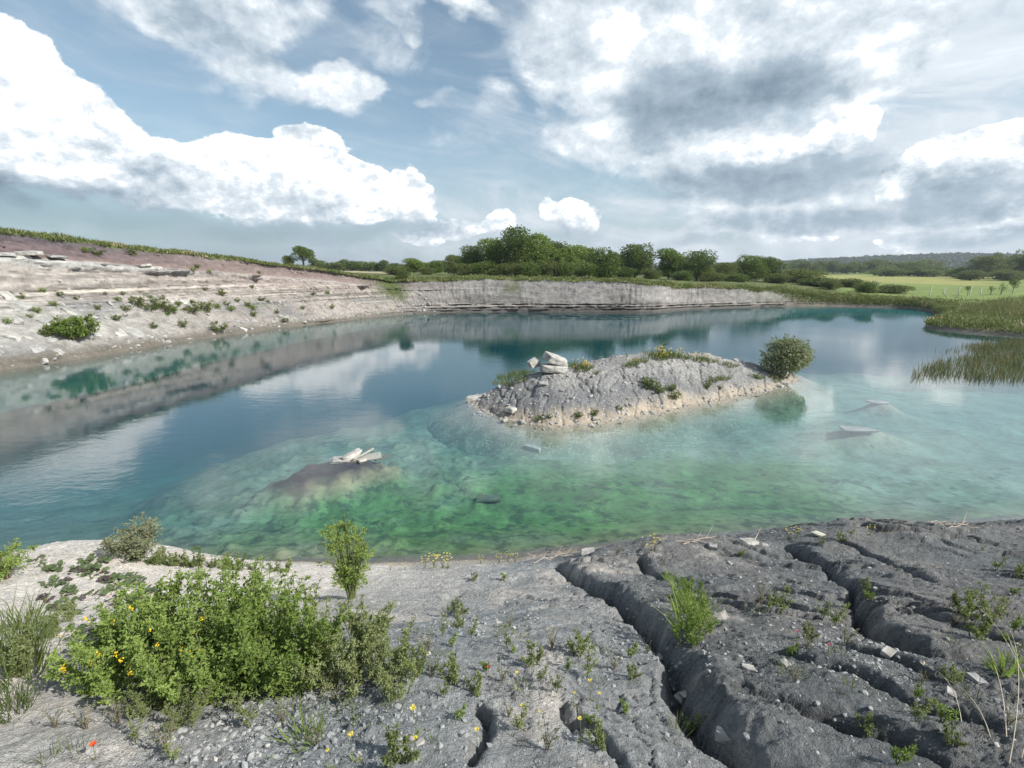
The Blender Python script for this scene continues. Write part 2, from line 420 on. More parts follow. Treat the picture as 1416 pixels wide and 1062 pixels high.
def build_cliff():
    n = len(SHP); s = S_ARC
    B = SHP[:, :2]; d = B - LAKE_C; d /= np.linalg.norm(d, axis=1)[:, None]
    tt = np.concatenate([[-.25, -.12, -.05], np.linspace(0, 1, TOP_N)])   # starts below the water
    S = np.repeat(s[None], len(tt), 0); T = np.repeat(tt[:, None], n, 1)
    top = SHP[None, :, 2]; run = SHP[None, :, 3]; wl = SHP[None, :, 4]; wf = SHP[None, :, 5]; we = np.clip(1 - wl - wf, 0, 1)
    # profiles: (height fraction, outward fraction) along t
    kt = [-.25, 0, .06, .30, .56, .66, .70, .735, .80, .93, 1]
    lz = np.interp(T, kt, [-.20, 0, .055, .25, .53, .69, .765, .785, .85, .955, 1]); lr = np.interp(T, kt, [-.30, 0, .05, .34, .60, .69, .715, .76, .84, .95, 1])
    kf = [-.25, 0, .03, .10, .14, .20, .30, .92, 1]
    fz = np.interp(T, kf, [-.25, 0, .07, .10, .16, .20, .30, .95, 1]); fr = np.interp(T, kf, [-.2, 0, .02, .16, .17, .30, .36, .93, 1])
    kg = [-.25, 0, .15, .5, 1]
    gz = np.interp(T, kg, [-.3, 0, .35, .75, 1]); gr = np.interp(T, kg, [-.3, 0, .12, .5, 1])
    Z = top * (wl * lz + wf * fz + we * gz); R = run * (wl * lr + wf * fr + we * gr)
    # big undulation, erosion gullies running down the face, strata ledges
    env = sstep(0, .06, T) * (1 - sstep(.93, 1, T))
    R = R + env * (fbm2(S * .07, T * 1.5, 3) * 1.1 * (wl + .5 * wf))
    slant = S * 1.0 + Z * .55 * wl
    gul = fbm2(slant * 1.6 + fbm2(S * .3, Z * .3, 2) * .8, Z * .22 + 5, 5, .65, ridged=True)
    gull_env = env * (wl * sstep(30, 60, S + 0 * T) * .30 + wf * .36 * sstep(-.3, .35, fbm2(S * .11, T * 0 + 7, 2))) * sstep(.12, .3, T)
    R = R + gull_env * gul
    R = R + env * wl * (1 - sstep(.76, .8, T)) * fbm2(S * 2.2, Z * 4.0, 4, .6, ridged=True) * .13
    R = R + wl * sstep(.76, .80, T) * (1 - sstep(.96, 1, T)) * fbm2(S * .8 + Z * 1.1, Z * 1.6, 4, .6, ridged=True) * .30
    R = R + env * wl * fbm2(S * .9, Z * 1.4, 5, .6) * .36 + env * wf * fbm2(S * .8, Z * 1.3, 4, .6) * .16
    # ledges of pale slabs (left) push outwards over a recess
    led = sstep(.10, .34, fbm2(S * .22, Z * 2.6, 4, .55))
    band = np.exp(-((T - .705) / .035) ** 2)
    broken = sstep(-.15, .25, fbm2(S * .16 + 40, T * 0 + 2.5, 3, .6))
    R = R - wl * band * led * broken * 1.5
    band2 = np.exp(-((T - .665) / .02) ** 2); R = R + wl * band2 * broken * .35
    strata = np.sin(Z * 7.0 + fbm2(S * .05, Z * .5, 2) * 2.5)
    R = R + wl * env * sstep(.4, .55, T) * (1 - sstep(.70, .74, T)) * strata * .06
    # slab courses near the water on the far face
    crs = np.sign(np.sin(Z * 16 + 3 * fbm2(S * .04, Z * 0, 2))) * sstep(-.2, .3, fbm2(S * .45, np.floor(Z * 5.1) * 3.3, 3))
    R = R - wf * sstep(.02, .05, T) * (1 - sstep(.22, .30, T)) * crs * .42
    Z = Z + env * fbm2(S * .6, T * 9, 4) * .10 + sstep(.7, 1, T) * fbm2(S * .16, T * 0, 4, .6) * .75 * (wf + .6 * wl)
    Z = np.where(T < 0, np.minimum(Z, -.02), Z)
    P = np.stack([B[None, :, 0] + d[None, :, 0] * R, B[None, :, 1] + d[None, :, 1] * R, Z], -1)
    # ---- rock colours by bed, plus shadow painted at the far foot
    def rgb(*c): return np.array(c)
    hn = T + fbm2(S * .12, T * 3, 4) * .02
    patch = fbm2(S * .10, T * 2.2, 4)[..., None]; fine = fbm2(S * .9, Z * 1.6, 4)[..., None]
    white = rgb(.44, .43, .41); pink = rgb(.40, .335, .285); grey = rgb(.22, .222, .225); wet = rgb(.13, .118, .10); mar = rgb(.185, .125, .12); mar2 = rgb(.125, .10, .108); rose = rgb(.27, .185, .165)
    far_k = sstep(36, 62, S)[..., None]            # the left face turns pinker towards the corner
    white, pink, grey, mar, mar2, rose = white * .64, rgb(.255, .225, .203), grey * .66, rgb(.112, .086, .090), rgb(.088, .076, .084), rgb(.155, .115, .108)
    base = white * (1 - far_k * .75) + pink * far_k * .75 + 0 * patch
    cl = base + (grey - base) * np.clip(sstep(-.05, .35, patch + .4 * fine) * .85, 0, 1)
    cl = cl * (1 + fine * .6 + .25 * fbm2(S * 3.2, Z * 5, 3)[..., None])
    mid = sstep(.40, .50, hn)[..., None] * (1 - sstep(.66, .69, hn))[..., None]
    cl = cl * (1 - mid * .8) + (rgb(.262, .238, .218) * (1 - .30 * sstep(.2, .8, strata)[..., None]) * (1 + .30 * sstep(-.6, -.9, strata)[..., None]) * (1 + .5 * fine)) * mid * .8
    lm = np.exp(-((hn - .545) / .008) ** 2)[..., None] * sstep(-.1, .2, patch) ; cl = cl * (1 - lm * .6) + rgb(.46, .41, .31) * lm * .6
    lb = (np.exp(-((hn - .70) / .03) ** 2))[..., None]; cl = cl * (1 - lb * .7) + rgb(.36, .36, .355) * lb * .7
    thin = fbm2(S * .035, Z * 5.5 + 60, 4, .7) + .25 * fbm2(S * .5, Z * 9, 3); tk = (sstep(.30, .42, hn) * (1 - sstep(.70, .74, hn)))[..., None]
    cl = cl * (1 + tk * (.65 * sstep(.15, .35, thin) - .62 * sstep(-.10, -.28, thin))[..., None])
    blk = sstep(.25, .5, fbm2(S * .55, Z * 1.1 + 12, 4, .6) )[..., None] * (1 - sstep(.72, .74, hn))[..., None]; cl = cl * (1 - .38 * blk)
    sm = sstep(.735, .75, hn)[..., None]
    marm = mar + (rose - mar) * sstep(.80, .76, hn)[..., None]; marm = marm + (mar2 - marm) * sstep(.84, .94, hn)[..., None]
    marm = marm * (1 + fine * .6 + .5 * fbm2(S * 1.4 + Z * 1.2, Z * 3, 4, .6)[..., None]); cl = cl * (1 - sm) + marm * sm
    red_far = sstep(.52, .72, hn)[..., None] * sstep(44, 60, S)[..., None] * .55; cl = cl * (1 - red_far) + rgb(.235, .188, .172) * red_far
    wm = sstep(.13, .03, hn + fbm2(S * .3, T * 0, 3) * .04)[..., None]; cl = cl * (1 - wm) + wet * wm
    fcx = rgb(.195, .187, .18) * (1 + .5 * fine + .16 * gul[..., None] + .55 * fbm2(S * .12, Z * .6 + 3, 4, .6)[..., None] + .3 * fbm2(S * 2.2, Z * 2.4, 4, .6)[..., None]); fl = sstep(.34, .24, hn)[..., None]
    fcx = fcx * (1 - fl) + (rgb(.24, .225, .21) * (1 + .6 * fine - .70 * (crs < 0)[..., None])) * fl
    tong = (sstep(.15, .40, fbm2(S * .13 + 70, T * .5, 4, .6)) * sstep(.42, .75, hn))[..., None] * .75; fcx = fcx * (1 - tong) + rgb(.085, .10, .042) * (1 + .4 * fine) * tong
    fd_ = .9 * sstep(.19, .10, hn + .05 * fbm2(S * .4, T * 0, 3))[..., None]; fcx = fcx * (1 - fd_) + rgb(.10, .095, .09) * fd_  # shadow painted into the colour along the far cliff's waterline
    dk = sstep(.1, .4, fbm2(S * .05 + 9, T * 2, 3))[..., None]; fcx = fcx * (1 - .35 * dk)
    ear = rgb(.20, .18, .15) * (1 + .4 * fine); grn = rgb(.10, .13, .045) * (1 + .3 * fine)
    eg = sstep(.25, .55, hn + fbm2(S * .5, T * 2, 3) * .25)[..., None]; ear = ear * (1 - eg) + grn * eg
    col = cl * wl[..., None] + fcx * wf[..., None] + ear * we[..., None]
    gt = sstep(.955, .99, hn + fbm2(S * .8, T * 0, 3) * .03)[..., None]
    col = col * (1 - gt) + grn * gt
    notch = (np.exp(-((B[None, :, 0] + 15.0 + 1.2 * T) / 1.5) ** 2) * (B[None, :, 1] > 60) * sstep(.28, .62, hn + .25 * fbm2(S * .6, T * 3, 3)))[..., None]   # grassy slump in the corner
    col = col * (1 - notch) + grn * .62 * (1 + .5 * fine) * notch
    # thin green growth on the scree
    g2 = (sstep(.30, .55, fbm2(S * .35, Z * .8 + 30, 4)) * sstep(.5, .3, T) * sstep(.05, .12, T) * .55)[..., None] * wl[..., None]
    col = col * (1 - g2) + rgb(.15, .17, .08) * g2
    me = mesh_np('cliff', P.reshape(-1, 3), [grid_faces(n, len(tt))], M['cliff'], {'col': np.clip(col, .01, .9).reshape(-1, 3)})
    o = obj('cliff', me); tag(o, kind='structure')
    return P, d
CLIFF_P, SHORE_D = build_cliff()
TOPP = CLIFF_P[-1]

# ------------------------------------------------------------------ the land beyond the edge, out to the horizon
def land_height(x, y, ztop, r):
    """Height r metres inland of an edge of height ztop."""
    az = np.degrees(np.arctan2(x, y))
    far = np.interp(az, [-60, -42, -30, -20, -8, 10, 25, 35, 45, 60], [12.5, 11.0, 7.4, 6.1, 5.2, 4.6, 3.6, 2.6, 2.0, 1.6])
    k = sstep(0, 60, r)
    z = ztop * (1 - k) + far * k
    z = z + sstep(0, 1.5, r) * np.interp(az, [-60, -36, -20, -12, 20, 34, 60], [.35, .3, .15, .35, .35, .25, .15]) * (1 - .6 * sstep(6, 40, r))
    z = z + sstep(150, 500, r) * np.interp(az, [-60, -10, 20, 40, 60], [0, 0, .4, 2.2, 2.6])
    return z

def build_land():
    sel = np.unique(np.concatenate([np.arange(0, len(SHP), 4), [len(SHP) - 1]]))
    rr = np.concatenate([[0], np.geomspace(.4, 5200, 120)])
    B = TOPP[sel]; d = SHORE_D[sel]
    R = rr[:, None]
    x = B[None, :, 0] + d[None, :, 0] * R; y = B[None, :, 1] + d[None, :, 1] * R
    z = land_height(x, y, B[None, :, 2], R + 0 * x)
    z = z + sstep(.2, 3, R) * fbm2(x * .25, y * .25, 4) * .22 * (1 - sstep(60, 200, R))
    def rgb(*c): return np.array(c)
    g1 = rgb(.075, .095, .035); g2 = rgb(.125, .150, .050); tan = rgb(.33, .29, .19)
    n = fbm2(x * .08, y * .08, 4)[..., None]; n2 = fbm2(x * .6, y * .6, 3)[..., None]
    col = g1 + (g2 - g1) * np.clip(.45 + .8 * n, 0, 1); col = col * (1 + .35 * n2)
    az = np.degrees(np.arctan2(x, y)); dist = np.hypot(x, y)
    rough = sstep(40, 6, R + 0 * x)[..., None]; col = col * (1 - rough * .12)
    pasture = (sstep(33, 36, az) * sstep(96, 104, dist))[..., None]; col = col * (1 - pasture) + rgb(.155, .205, .062) * (1 + .16 * n + .14 * n2) * pasture
    crop = (sstep(31, 32, az) * sstep(47, 43, az) * sstep(185, 190, dist) * sstep(420, 400, dist))[..., None]; col = col * (1 - crop) + rgb(.25, .255, .085) * (1 + .10 * n) * crop
    dryf = (sstep(-21, -19, az) * sstep(-12, -13, az) * sstep(112, 116, dist) * sstep(150, 140, dist))[..., None]; col = col * (1 - dryf) + tan * dryf
    me = mesh_np('land', np.stack([x, y, z], -1).reshape(-1, 3), [grid_faces(len(sel), len(rr))], M['land'], {'col': np.clip(col, .01, .9).reshape(-1, 3)})
    tag(obj('land', me), kind='structure')
    return sel, B, d
M['land'] = rock_mat('grass_land', .5, .15, 1.6)
build_land()

def land_at(x, y):
    """Ground height on the land beyond the lake edge (nearest edge point along the ray from the lake centre)."""
    x = np.atleast_1d(np.asarray(x, float)); y = np.atleast_1d(np.asarray(y, float))
    v = np.stack([x, y], 1) - LAKE_C; rad = np.linalg.norm(v, axis=1)
    th = np.arctan2(v[:, 0], v[:, 1])
    t0 = TOPP[:, :2] - LAKE_C; ang = np.unwrap(np.arctan2(t0[:, 0], t0[:, 1])); rt = np.linalg.norm(t0, axis=1)
    o = np.argsort(ang)
    r0 = np.interp(th, ang[o], rt[o]); zt = np.interp(th, ang[o], TOPP[:, 2][o])
    r = rad - r0
    return land_height(x, y, zt, np.maximum(r, 0)), r

# far wooded ridge on the right and behind
def build_hills():
    nu, nv = 500, 26
    az = np.radians(np.linspace(-62, 64, nu))[None]; v = np.linspace(0, 1, nv)[:, None]
    azd = np.degrees(az)
    ridge = np.interp(azd, [-62, -30, -20, 0, 20, 27, 33, 38, 43, 46.5, 50, 56, 64], [7, 7, 8, 8, 9, 17, 24, 30, 31, 27, 35, 48, 52])
    ridge = ridge + fbm2(azd * .35, azd * 0, 4) * 3.5
    dist = 1000 + 700 * v + 0 * az
    z = 3 + ridge * sstep(0, .8, v)
    x = dist * np.sin(az); y = dist * np.cos(az)
    col = np.array([.045, .065, .03]) * (1 + .3 * fbm2(x * .02, y * .02, 3)[..., None])
    me = mesh_np('hills', np.stack([x, y, z + 0 * x], -1).reshape(-1, 3), [grid_faces(nu, nv)], M['land'], {'col': np.clip(col, .01, 1).reshape(-1, 3)})
    tag(obj('hills', me), kind='structure')
    return ridge[0], azd[0]
HILL_RIDGE, HILL_AZ = build_hills()

# ================================================================== near bank
def shore_y(x): return np.interp(x, [-30, -14, -8.6, -4.6, 0, 3, 6.6, 12.5, 30], [7.5, 8.4, 8.7, 8.75, 8.95, 9.5, 9.85, 10.4, 11.5])

def bank_base(x, y):
    w = y / shore_y(x)
    z = np.interp(w, [-1.5, -.3, 0, .16, .33, .5, .65, .8, .92, 1.0, 1.1, 1.4, 1.8], [5.4, 4.6, 4.32, 3.98, 3.28, 2.42, 1.66, .98, .36, -.02, -.45, -3.0, -6.0])
    # pale mound on the left, with a saddle beside it
    z = z + .75 * np.exp(-(((x + 6.3) / 1.9) ** 2 + ((y - 6.3) / 1.5) ** 2)) - .25 * np.exp(-(((x + 10.2) / 1.6) ** 2 + ((y - 4.5) / 2.5) ** 2))
    z = z + .30 * np.exp(-(((x + 2.8) / 2.6) ** 2 + ((y - 2.4) / 1.2) ** 2))
    # rounded marl hummocks on the right
    z = z + .42 * np.exp(-(((x - 6.6) / 2.6) ** 2 + ((y - 7.9) / 1.5) ** 2)) + .30 * np.exp(-(((x - 2.6) / 1.5) ** 2 + ((y - 7.6) / 1.0) ** 2)) + .25 * np.exp(-(((x - 11.5) / 3.0) ** 2 + ((y - 8.5) / 1.5) ** 2))
    return z

def hit(px, py, fn):
    """Where the sight line through a photograph point meets a ground function."""
    r = ray(px, py); t = np.linspace(.5, 16, 1600)
    p = np.array([0, 0, CAM_H])[None] + t[:, None] * r[None]
    below = np.nonzero(p[:, 2] <= fn(p[:, 0], p[:, 1]))[0]
    return p[below[0]] if len(below) else p[-1]

# cracks and gullies: photograph points, lobe height on the far (right hand) side, groove depth, groove width, lobe reach
CRACKS = [
    ([(768, 776), (790, 796), (815, 816), (850, 832), (880, 850), (910, 880), (930, 915), (945, 955), (975, 995), (1010, 1030), (1060, 1075), (1130, 1140)], .18, .34, .060, 1.0),
    ([(1086, 748), (1105, 768), (1135, 780), (1160, 800), (1180, 822), (1192, 850), (1205, 872), (1225, 895), (1260, 912), (1310, 922), (1370, 920), (1440, 912)], .16, .32, .050, .9),
    ([(884, 768), (892, 785), (905, 800), (930, 808), (950, 820)], .10, .18, .055, .5),
    ([(985, 766), (1020, 770), (1060, 776)], .06, .08, .05, .4),
    ([(1150, 745), (1190, 760), (1225, 780), (1260, 800), (1290, 812)], .05, .10, .03, .6),
    ([(1195, 735), (1260, 740), (1320, 738), (1370, 752)], .06, .09, .035, .5),
    ([(1245, 850), (1290, 868), (1330, 880), (1416, 898)], .07, .12, .035, .5),
    ([(1160, 912), (1220, 925), (1265, 942), (1300, 955)], .04, .10, .03, .4),
    ([(655, 972), (672, 988), (676, 1005), (662, 1025), (650, 1070)], .04, .14, .020, .3),
    ([(770, 965), (778, 985), (795, 1000), (802, 1012)], .04, .14, .020, .3),
    ([(775, 985), (805, 990), (825, 1000), (850, 1030), (866, 1075)], .04, .13, .020, .3),
    ([(640, 810), (625, 825), (612, 845)], -.05, .12, .07, .3),
    ([(1010, 955), (1080, 985), (1150, 1000), (1230, 1020), (1330, 1062)], .04, .08, .04, .5),
    ([(1060, 905), (1120, 935), (1180, 948), (1260, 985), (1416, 1030)], .04, .08, .04, .5),
]
CR = []
for pts, lobe, dep, wid, reach in CRACKS:
    P3 = np.array([hit(a, b, bank_base) for a, b in pts])[:, :2]
    # resample and roughen so the line wanders
    seg = np.hypot(*np.diff(P3, axis=0).T); ss_ = np.concatenate([[0], np.cumsum(seg)])
    q = np.linspace(0, ss_[-1], max(8, int(ss_[-1] / .07)))
    L = np.stack([np.interp(q, ss_, P3[:, 0]), np.interp(q, ss_, P3[:, 1])], 1)
    k = np.array([.25, .5, .25])
    for _ in range(3): L[1:-1] = .25 * L[:-2] + .5 * L[1:-1] + .25 * L[2:]
    jit = np.stack([fbm2(L[:, 0] * 2.3, L[:, 1] * 2.3, 3), fbm2(L[:, 0] * 2.3 + 50, L[:, 1] * 2.3, 3)], 1) * max(.07, min(.16, wid * 1.2))
    CR.append((L + jit, q / q[-1], lobe, dep, wid, reach))

def crack_fields(x, y):
    add = np.zeros_like(x); groove = np.zeros_like(x); shp = x.shape
    X_ = x.ravel(); Y_ = y.ravel(); A = add.ravel(); G = groove.ravel()
    for L, q, lobe, dep, wid, reach in CR:
        lo = L.min(0) - reach * 2.4 - .3; hi = L.max(0) + reach * 2.4 + .3
        idx = np.nonzero((X_ > lo[0]) & (X_ < hi[0]) & (Y_ > lo[1]) & (Y_ < hi[1]))[0]
        if not len(idx): continue
        for c0 in range(0, len(idx), 60000):
            ii = idx[c0:c0 + 60000]
            px, py = X_[ii], Y_[ii]
            best = np.full(len(ii), 1e9); side = np.zeros(len(ii)); tt = np.zeros(len(ii))
            for k in range(len(L) - 1):
                a, b = L[k], L[k + 1]; ab = b - a; l2 = ab @ ab + 1e-12
                t = np.clip(((px - a[0]) * ab[0] + (py - a[1]) * ab[1]) / l2, 0, 1)
                dx = px - a[0] - t * ab[0]; dy = py - a[1] - t * ab[1]; d = dx * dx + dy * dy
                m = d < best
                best = np.where(m, d, best); side = np.where(m, ab[0] * dy - ab[1] * dx, side); tt = np.where(m, q[k] + t * (q[k + 1] - q[k]), tt)
            s = np.sqrt(best) * np.sign(side)          # positive on the left of the line's direction
            s = s + fbm2(px * 3.1, py * 3.1, 3) * wid * 1.0 + fbm2(px * 11, py * 11, 3) * .018
            ends = sstep(0, .10, tt) * (1 - sstep(.90, 1, tt)) * (.7 + .6 * fbm2(px * .8, py * .8, 2))
            if lobe >= .3: ends = sstep(0, .06, tt) * (.85 + .4 * fbm2(px * .7, py * .7, 2))
            step = sstep(-wid * .3, wid * 2.6 + lobe * .35, s) * np.exp(-np.clip(s, 0, None) / reach) * np.where(s > 0, 1, 1)
            A[ii] += lobe * ends * step - lobe * .35 * ends * np.exp(-(np.clip(-s, 0, None) / (reach * .5))) * (s < wid * .4)
            g = np.exp(-((s + wid * .15) / wid) ** 2) * ends
            A[ii] -= dep * g; G[ii] = np.maximum(G[ii], g)
    return A.reshape(shp), G.reshape(shp)

def bank_noise(x, y):
    right = sstep(-1.5, 1.5, x)
    z = fbm2(x * .55 + 3, y * .55, 4) * .16
    z = z + fbm2(x * 2.2, y * 2.2, 4, .5) * .030
    # thin bedding ledges: sharp little steps that wander over the marl slabs
    f = y * .9 + x * .28 * sstep(0, 6, x) + fbm2(x * .45 + 11, y * .45, 4) * 1.5 + fbm2(x * 1.8, y * 1.8, 4, .6) * .32
    st = f * 1.9; fr = st - np.floor(st); led = (sstep(.0, .10, fr) - fr) * .075
    st2 = f * 5.3 + .4; fr2 = st2 - np.floor(st2); led = led + (sstep(0, .14, fr2) - fr2) * .020
    z = z + led * right * sstep(.2, 1.1, y) * (.25 + .75 * sstep(-.25, .3, fbm2(x * .6 + 2, y * .6, 3)))
    # fine shrinkage cracks
    cw = np.abs(fbm2(x * 1.5 + fbm2(x * 5, y * 5, 2) * .25, y * 1.5, 3, .5)); z = z - np.exp(-(cw / .018) ** 2) * .045 * sstep(-.1, .25, fbm2(x * .7 + 31, y * .7, 3)) * (.3 + .7 * right)
    z = z + fbm2(x * 7, y * 7, 4, .6) * .014
    rough = .35 + sstep(-.25, .35, fbm2(x * 1.6 + 30, y * 1.6, 3))
    z = z + np.clip(fbm2(x * 24, y * 24, 3, .65), -.12, 1) * .027 * rough + fbm2(x * 70, y * 70, 2, .6) * .012 * rough
    return z

def make_bank():
    # fan-shaped grid: about even spacing in the picture, wider than the frame
    v = np.concatenate([np.linspace(-6, .35, 24)[:-1], np.geomspace(.9, 12.6, 760) - .55])
    u = np.linspace(-1.42, 1.42, 1050)
    y = np.repeat(v[:, None], len(u), 1); x = u[None] * (np.abs(y) * 1.0 + 3.2)
    fade = sstep(1.5, .0, x * 0 + y - shore_y(x) - .0)
    A, G = crack_fields(x, y)
    wl = 1 - sstep(.93, 1.08, y / shore_y(x))
    base = bank_base(x, y)
    z = base + A * (.25 + .75 * wl) + bank_noise(x, y) * (.45 + .55 * wl)
    return x, y, z, A, G, u, v
BX, BY, BZ, BA, BG, BU, BV = make_bank()

def bank_at(x, y):
    """Height of the finished bank (bilinear look-up in its fan grid)."""
    x = np.atleast_1d(np.asarray(x, float)); y = np.atleast_1d(np.asarray(y, float))
    fj = np.interp(y, BV, np.arange(len(BV))); fi = np.interp(x / (np.abs(y) + 3.2), BU, np.arange(len(BU)))
    i = np.clip(fi.astype(int), 0, len(BU) - 2); j = np.clip(fj.astype(int), 0, len(BV) - 2); a = fi - i; b = fj - j
    return (BZ[j, i] * (1 - a) + BZ[j, i + 1] * a) * (1 - b) + (BZ[j + 1, i] * (1 - a) + BZ[j + 1, i + 1] * a) * b

def bank_hit(px, py): return hit(px, py, bank_at)

def bank_colour():
    x, y = BX, BY
    def rgb(*c): return np.array(c)
    n = fbm2(x * .5 + 7, y * .5, 4); n2 = fbm2(x * 2.4, y * 2.4, 5, .6); n3 = fbm2(x * 8, y * 8, 3)
    w = y / shore_y(x)
    blue = rgb(.225, .252, .270); warm = rgb(.335, .332, .325); pale = rgb(.62, .595, .555); pinkp = rgb(.56, .50, .45); dark = rgb(.095, .112, .125)
    k = sstep(-.9, -3.0, x + n * 1.6 + .22 * (4 - y) * 0 + .5 * sstep(3.2, 1.5, y) * (x + 1.5))[..., None]          # pale dry silt on the left
    k = np.maximum(k, .60 * (np.exp(-(((x - .8) / 1.1) ** 2 + ((y - 6.3) / .9) ** 2)) * sstep(-.35, .3, n2 + .1))[..., None])
    k = np.maximum(k, .62 * (np.exp(-(((x + 1.6) / 1.1) ** 2 + ((y - 6.6) / 1.6) ** 2)))[..., None])
    k = np.maximum(k, .62 * sstep(.05, .45, n2 + .5 * n - .05 * (x + 1))[..., None])
    col = blue + (warm - blue) * np.clip(.5 + n * 1.2 + n2 * .4, 0, 1)[..., None]
    L0 = CR[0][0]; rx = x - np.interp(y, L0[::-1, 1], L0[::-1, 0])                       # right of the main gully the marl is a darker bed
    col = col * (1 - .42 * sstep(-.25, .35, rx + .3 * n2))[..., None]
    col = col + (dark - col) * np.clip(sstep(.12, .5, n2 - .2 * n) * .8, 0, 1)[..., None]
    # lower right between the gullies is warmer, crumbled
    cr = np.exp(-(((x - 5.2) / 2.2) ** 2 + ((y - 3.6) / 1.4) ** 2))[..., None]; col = col * (1 - .45 * cr) + rgb(.25, .228, .222) * .45 * cr
    pale_silt = pale + (pinkp - pale) * np.clip(.3 + n2 * .9, 0, 1)[..., None]  # dry silt, pale to pinkish
    col = col * (1 - k) + pale_silt * k
    col = col * (1 + .30 * n3[..., None] + .28 * n2[..., None] + .22 * fbm2(x * 22, y * 22, 2)[..., None])
    g = BG[..., None]; col = col * (1 - .35 * g)                            # darker along the crack grooves
    wet = sstep(.965, 1.0, w + n2 * .02)[..., None]; damp = rgb(.20, .185, .165); col = col * (1 - wet) + damp * wet
    sand = (sstep(.93, .97, w + n2 * .02) * (1 - sstep(.985, 1.0, w)) * sstep(3.5, 1.5, x))[..., None]; col = col * (1 - sand * .7) + rgb(.36, .32, .27) * sand * .7
    return np.clip(col, .02, .8)
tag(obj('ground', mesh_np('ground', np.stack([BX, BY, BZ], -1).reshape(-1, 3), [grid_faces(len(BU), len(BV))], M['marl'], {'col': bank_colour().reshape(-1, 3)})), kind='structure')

# ================================================================== island
ISL = np.array([(-2.05, 21.3), (-1.5, 19.9), (-.5, 18.8), (.9, 17.8), (3.2, 18.0), (6.0, 19.5), (10.0, 21.6), (14.4, 24.2), (16.6, 26.2), (17.1, 27.5), (15.5, 28.9), (12.5, 29.4), (8, 29.0), (3.6, 27.2), (.2, 24.8), (-1.5, 23.0)])

def poly_dist(x, y, P):
    """Signed distance to a closed polygon, positive inside."""
    d = np.full(x.shape, 1e18); ins = np.zeros(x.shape, bool)
    for k in range(len(P)):
        a, b = P[k], P[(k + 1) % len(P)]; ab = b - a
        t = np.clip(((x - a[0]) * ab[0] + (y - a[1]) * ab[1]) / (ab @ ab), 0, 1)
        d = np.minimum(d, (x - a[0] - t * ab[0]) ** 2 + (y - a[1] - t * ab[1]) ** 2)
        c = ((a[1] > y) != (b[1] > y)) & (x < (b[0] - a[0]) * (y - a[1]) / (b[1] - a[1] + 1e-12) + a[0]); ins ^= c
    return np.where(ins, np.sqrt(d), -np.sqrt(d))

def chaikin(P, n=2):
    for _ in range(n):
        Q = np.roll(P, -1, 0); P = np.stack([.75 * P + .25 * Q, .25 * P + .75 * Q], 1).reshape(-1, 2)
    return P
ISLS = chaikin(ISL)

def island_h(x, y):
    d = poly_dist(x, y, ISLS) + fbm2(x * .8, y * .8, 4) * .28
    ax = x + .25 * (y - 24)
    amp = np.interp(x, [-2, -.8, 1, 4, 7.5, 11, 14, 16.2, 17.2], [.50, 1.05, 1.45, 1.62, 1.88, 1.55, .90, .36, .12])
    z = np.where(d > 0, .10 * sstep(0, .5, d) + amp * (1 - np.exp(-np.clip(d - .2, 0, None) / 1.75)) * 1.05, -.42 * np.abs(d) - .5 * np.clip(-d - 2.0, 0, None) ** 1.5)
    front = sstep(23.5, 20.0, y - .42 * (x - 4))
    z = z + (d > .3) * sstep(.3, 1.2, d) * (fbm2(x * .6 + 8, y * .6, 4) * .16 + fbm2((x - y * .35) * 1.9, y * .5 + x * .2, 4, .55, ridged=True) * .085 * front)
    z = z + sstep(-.2, .3, d) * (fbm2(x * 3.2, y * 3.2, 4, .6) * .055 + fbm2(x * 10, y * 10, 3) * .022 - np.exp(-(fbm2(x * .9 + 5, y * .5 - x * .2, 3) / .03) ** 2) * .10)
    return np.maximum(z, -3.5), d

def build_island():
    nx, ny = 620, 420
    x, y = np.meshgrid(np.linspace(-5.5, 20.5, nx), np.linspace(15.2, 32.2, ny))
    z, d = island_h(x, y)
    def rgb(*c): return np.array(c)
    n = fbm2(x * .4, y * .4, 4)[..., None]; n2 = fbm2(x * 2.0, y * 2.0, 5, .6)[..., None]; n3 = fbm2(x * 9, y * 9, 3)[..., None]
    greyc = rgb(.150, .153, .158); palec = rgb(.265, .260, .250)
    k = np.clip(sstep(.55, 1.5, z)[..., None] * .75 + .55 * sstep(6, 12, x)[..., None] + n * .9 - .12, 0, 1)
    col = greyc + (palec - greyc) * k; col = col * (1 + .28 * n2 + .22 * n3)
    beach = sstep(.75, .20, d + .5 * n[..., 0] + .25 * n2[..., 0])[..., None]; col = col * (1 - beach) + rgb(.33, .285, .23) * (1 + .25 * n3) * beach
    lf = (sstep(.6, -1.2, x) * sstep(1.4, .2, d))[..., None]; col = col * (1 - .6 * lf) + rgb(.22, .21, .20) * .6 * lf
    wet = sstep(.10, -.12, d)[..., None]; col = col * (1 - wet * .6) + rgb(.26, .25, .20) * wet * .6; sub = sstep(-.15, -1.4, d + .3 * n2[..., 0])[..., None]; col = col * (1 - sub) + rgb(.165, .185, .145) * (1 + .6 * n + .5 * n2) * sub
    me = mesh_np('island', np.stack([x, y, z], -1).reshape(-1, 3), [grid_faces(nx, ny)], M['island'], {'col': np.clip(col, .02, .8).reshape(-1, 3)})
    tag(obj('island', me), kind='structure')
build_island()
def island_at(x, y):
    return island_h(np.atleast_1d(np.asarray(x, float)), np.atleast_1d(np.asarray(y, float)))[0]
def island_hit(px, py):
    r = ray(px, py); t = np.linspace(15, 40, 2500); p = np.array([0, 0, CAM_H])[None] + t[:, None] * r[None]
    i = np.nonzero(p[:, 2] <= np.maximum(island_at(p[:, 0], p[:, 1]), -.05))[0]
    return p[i[0]]

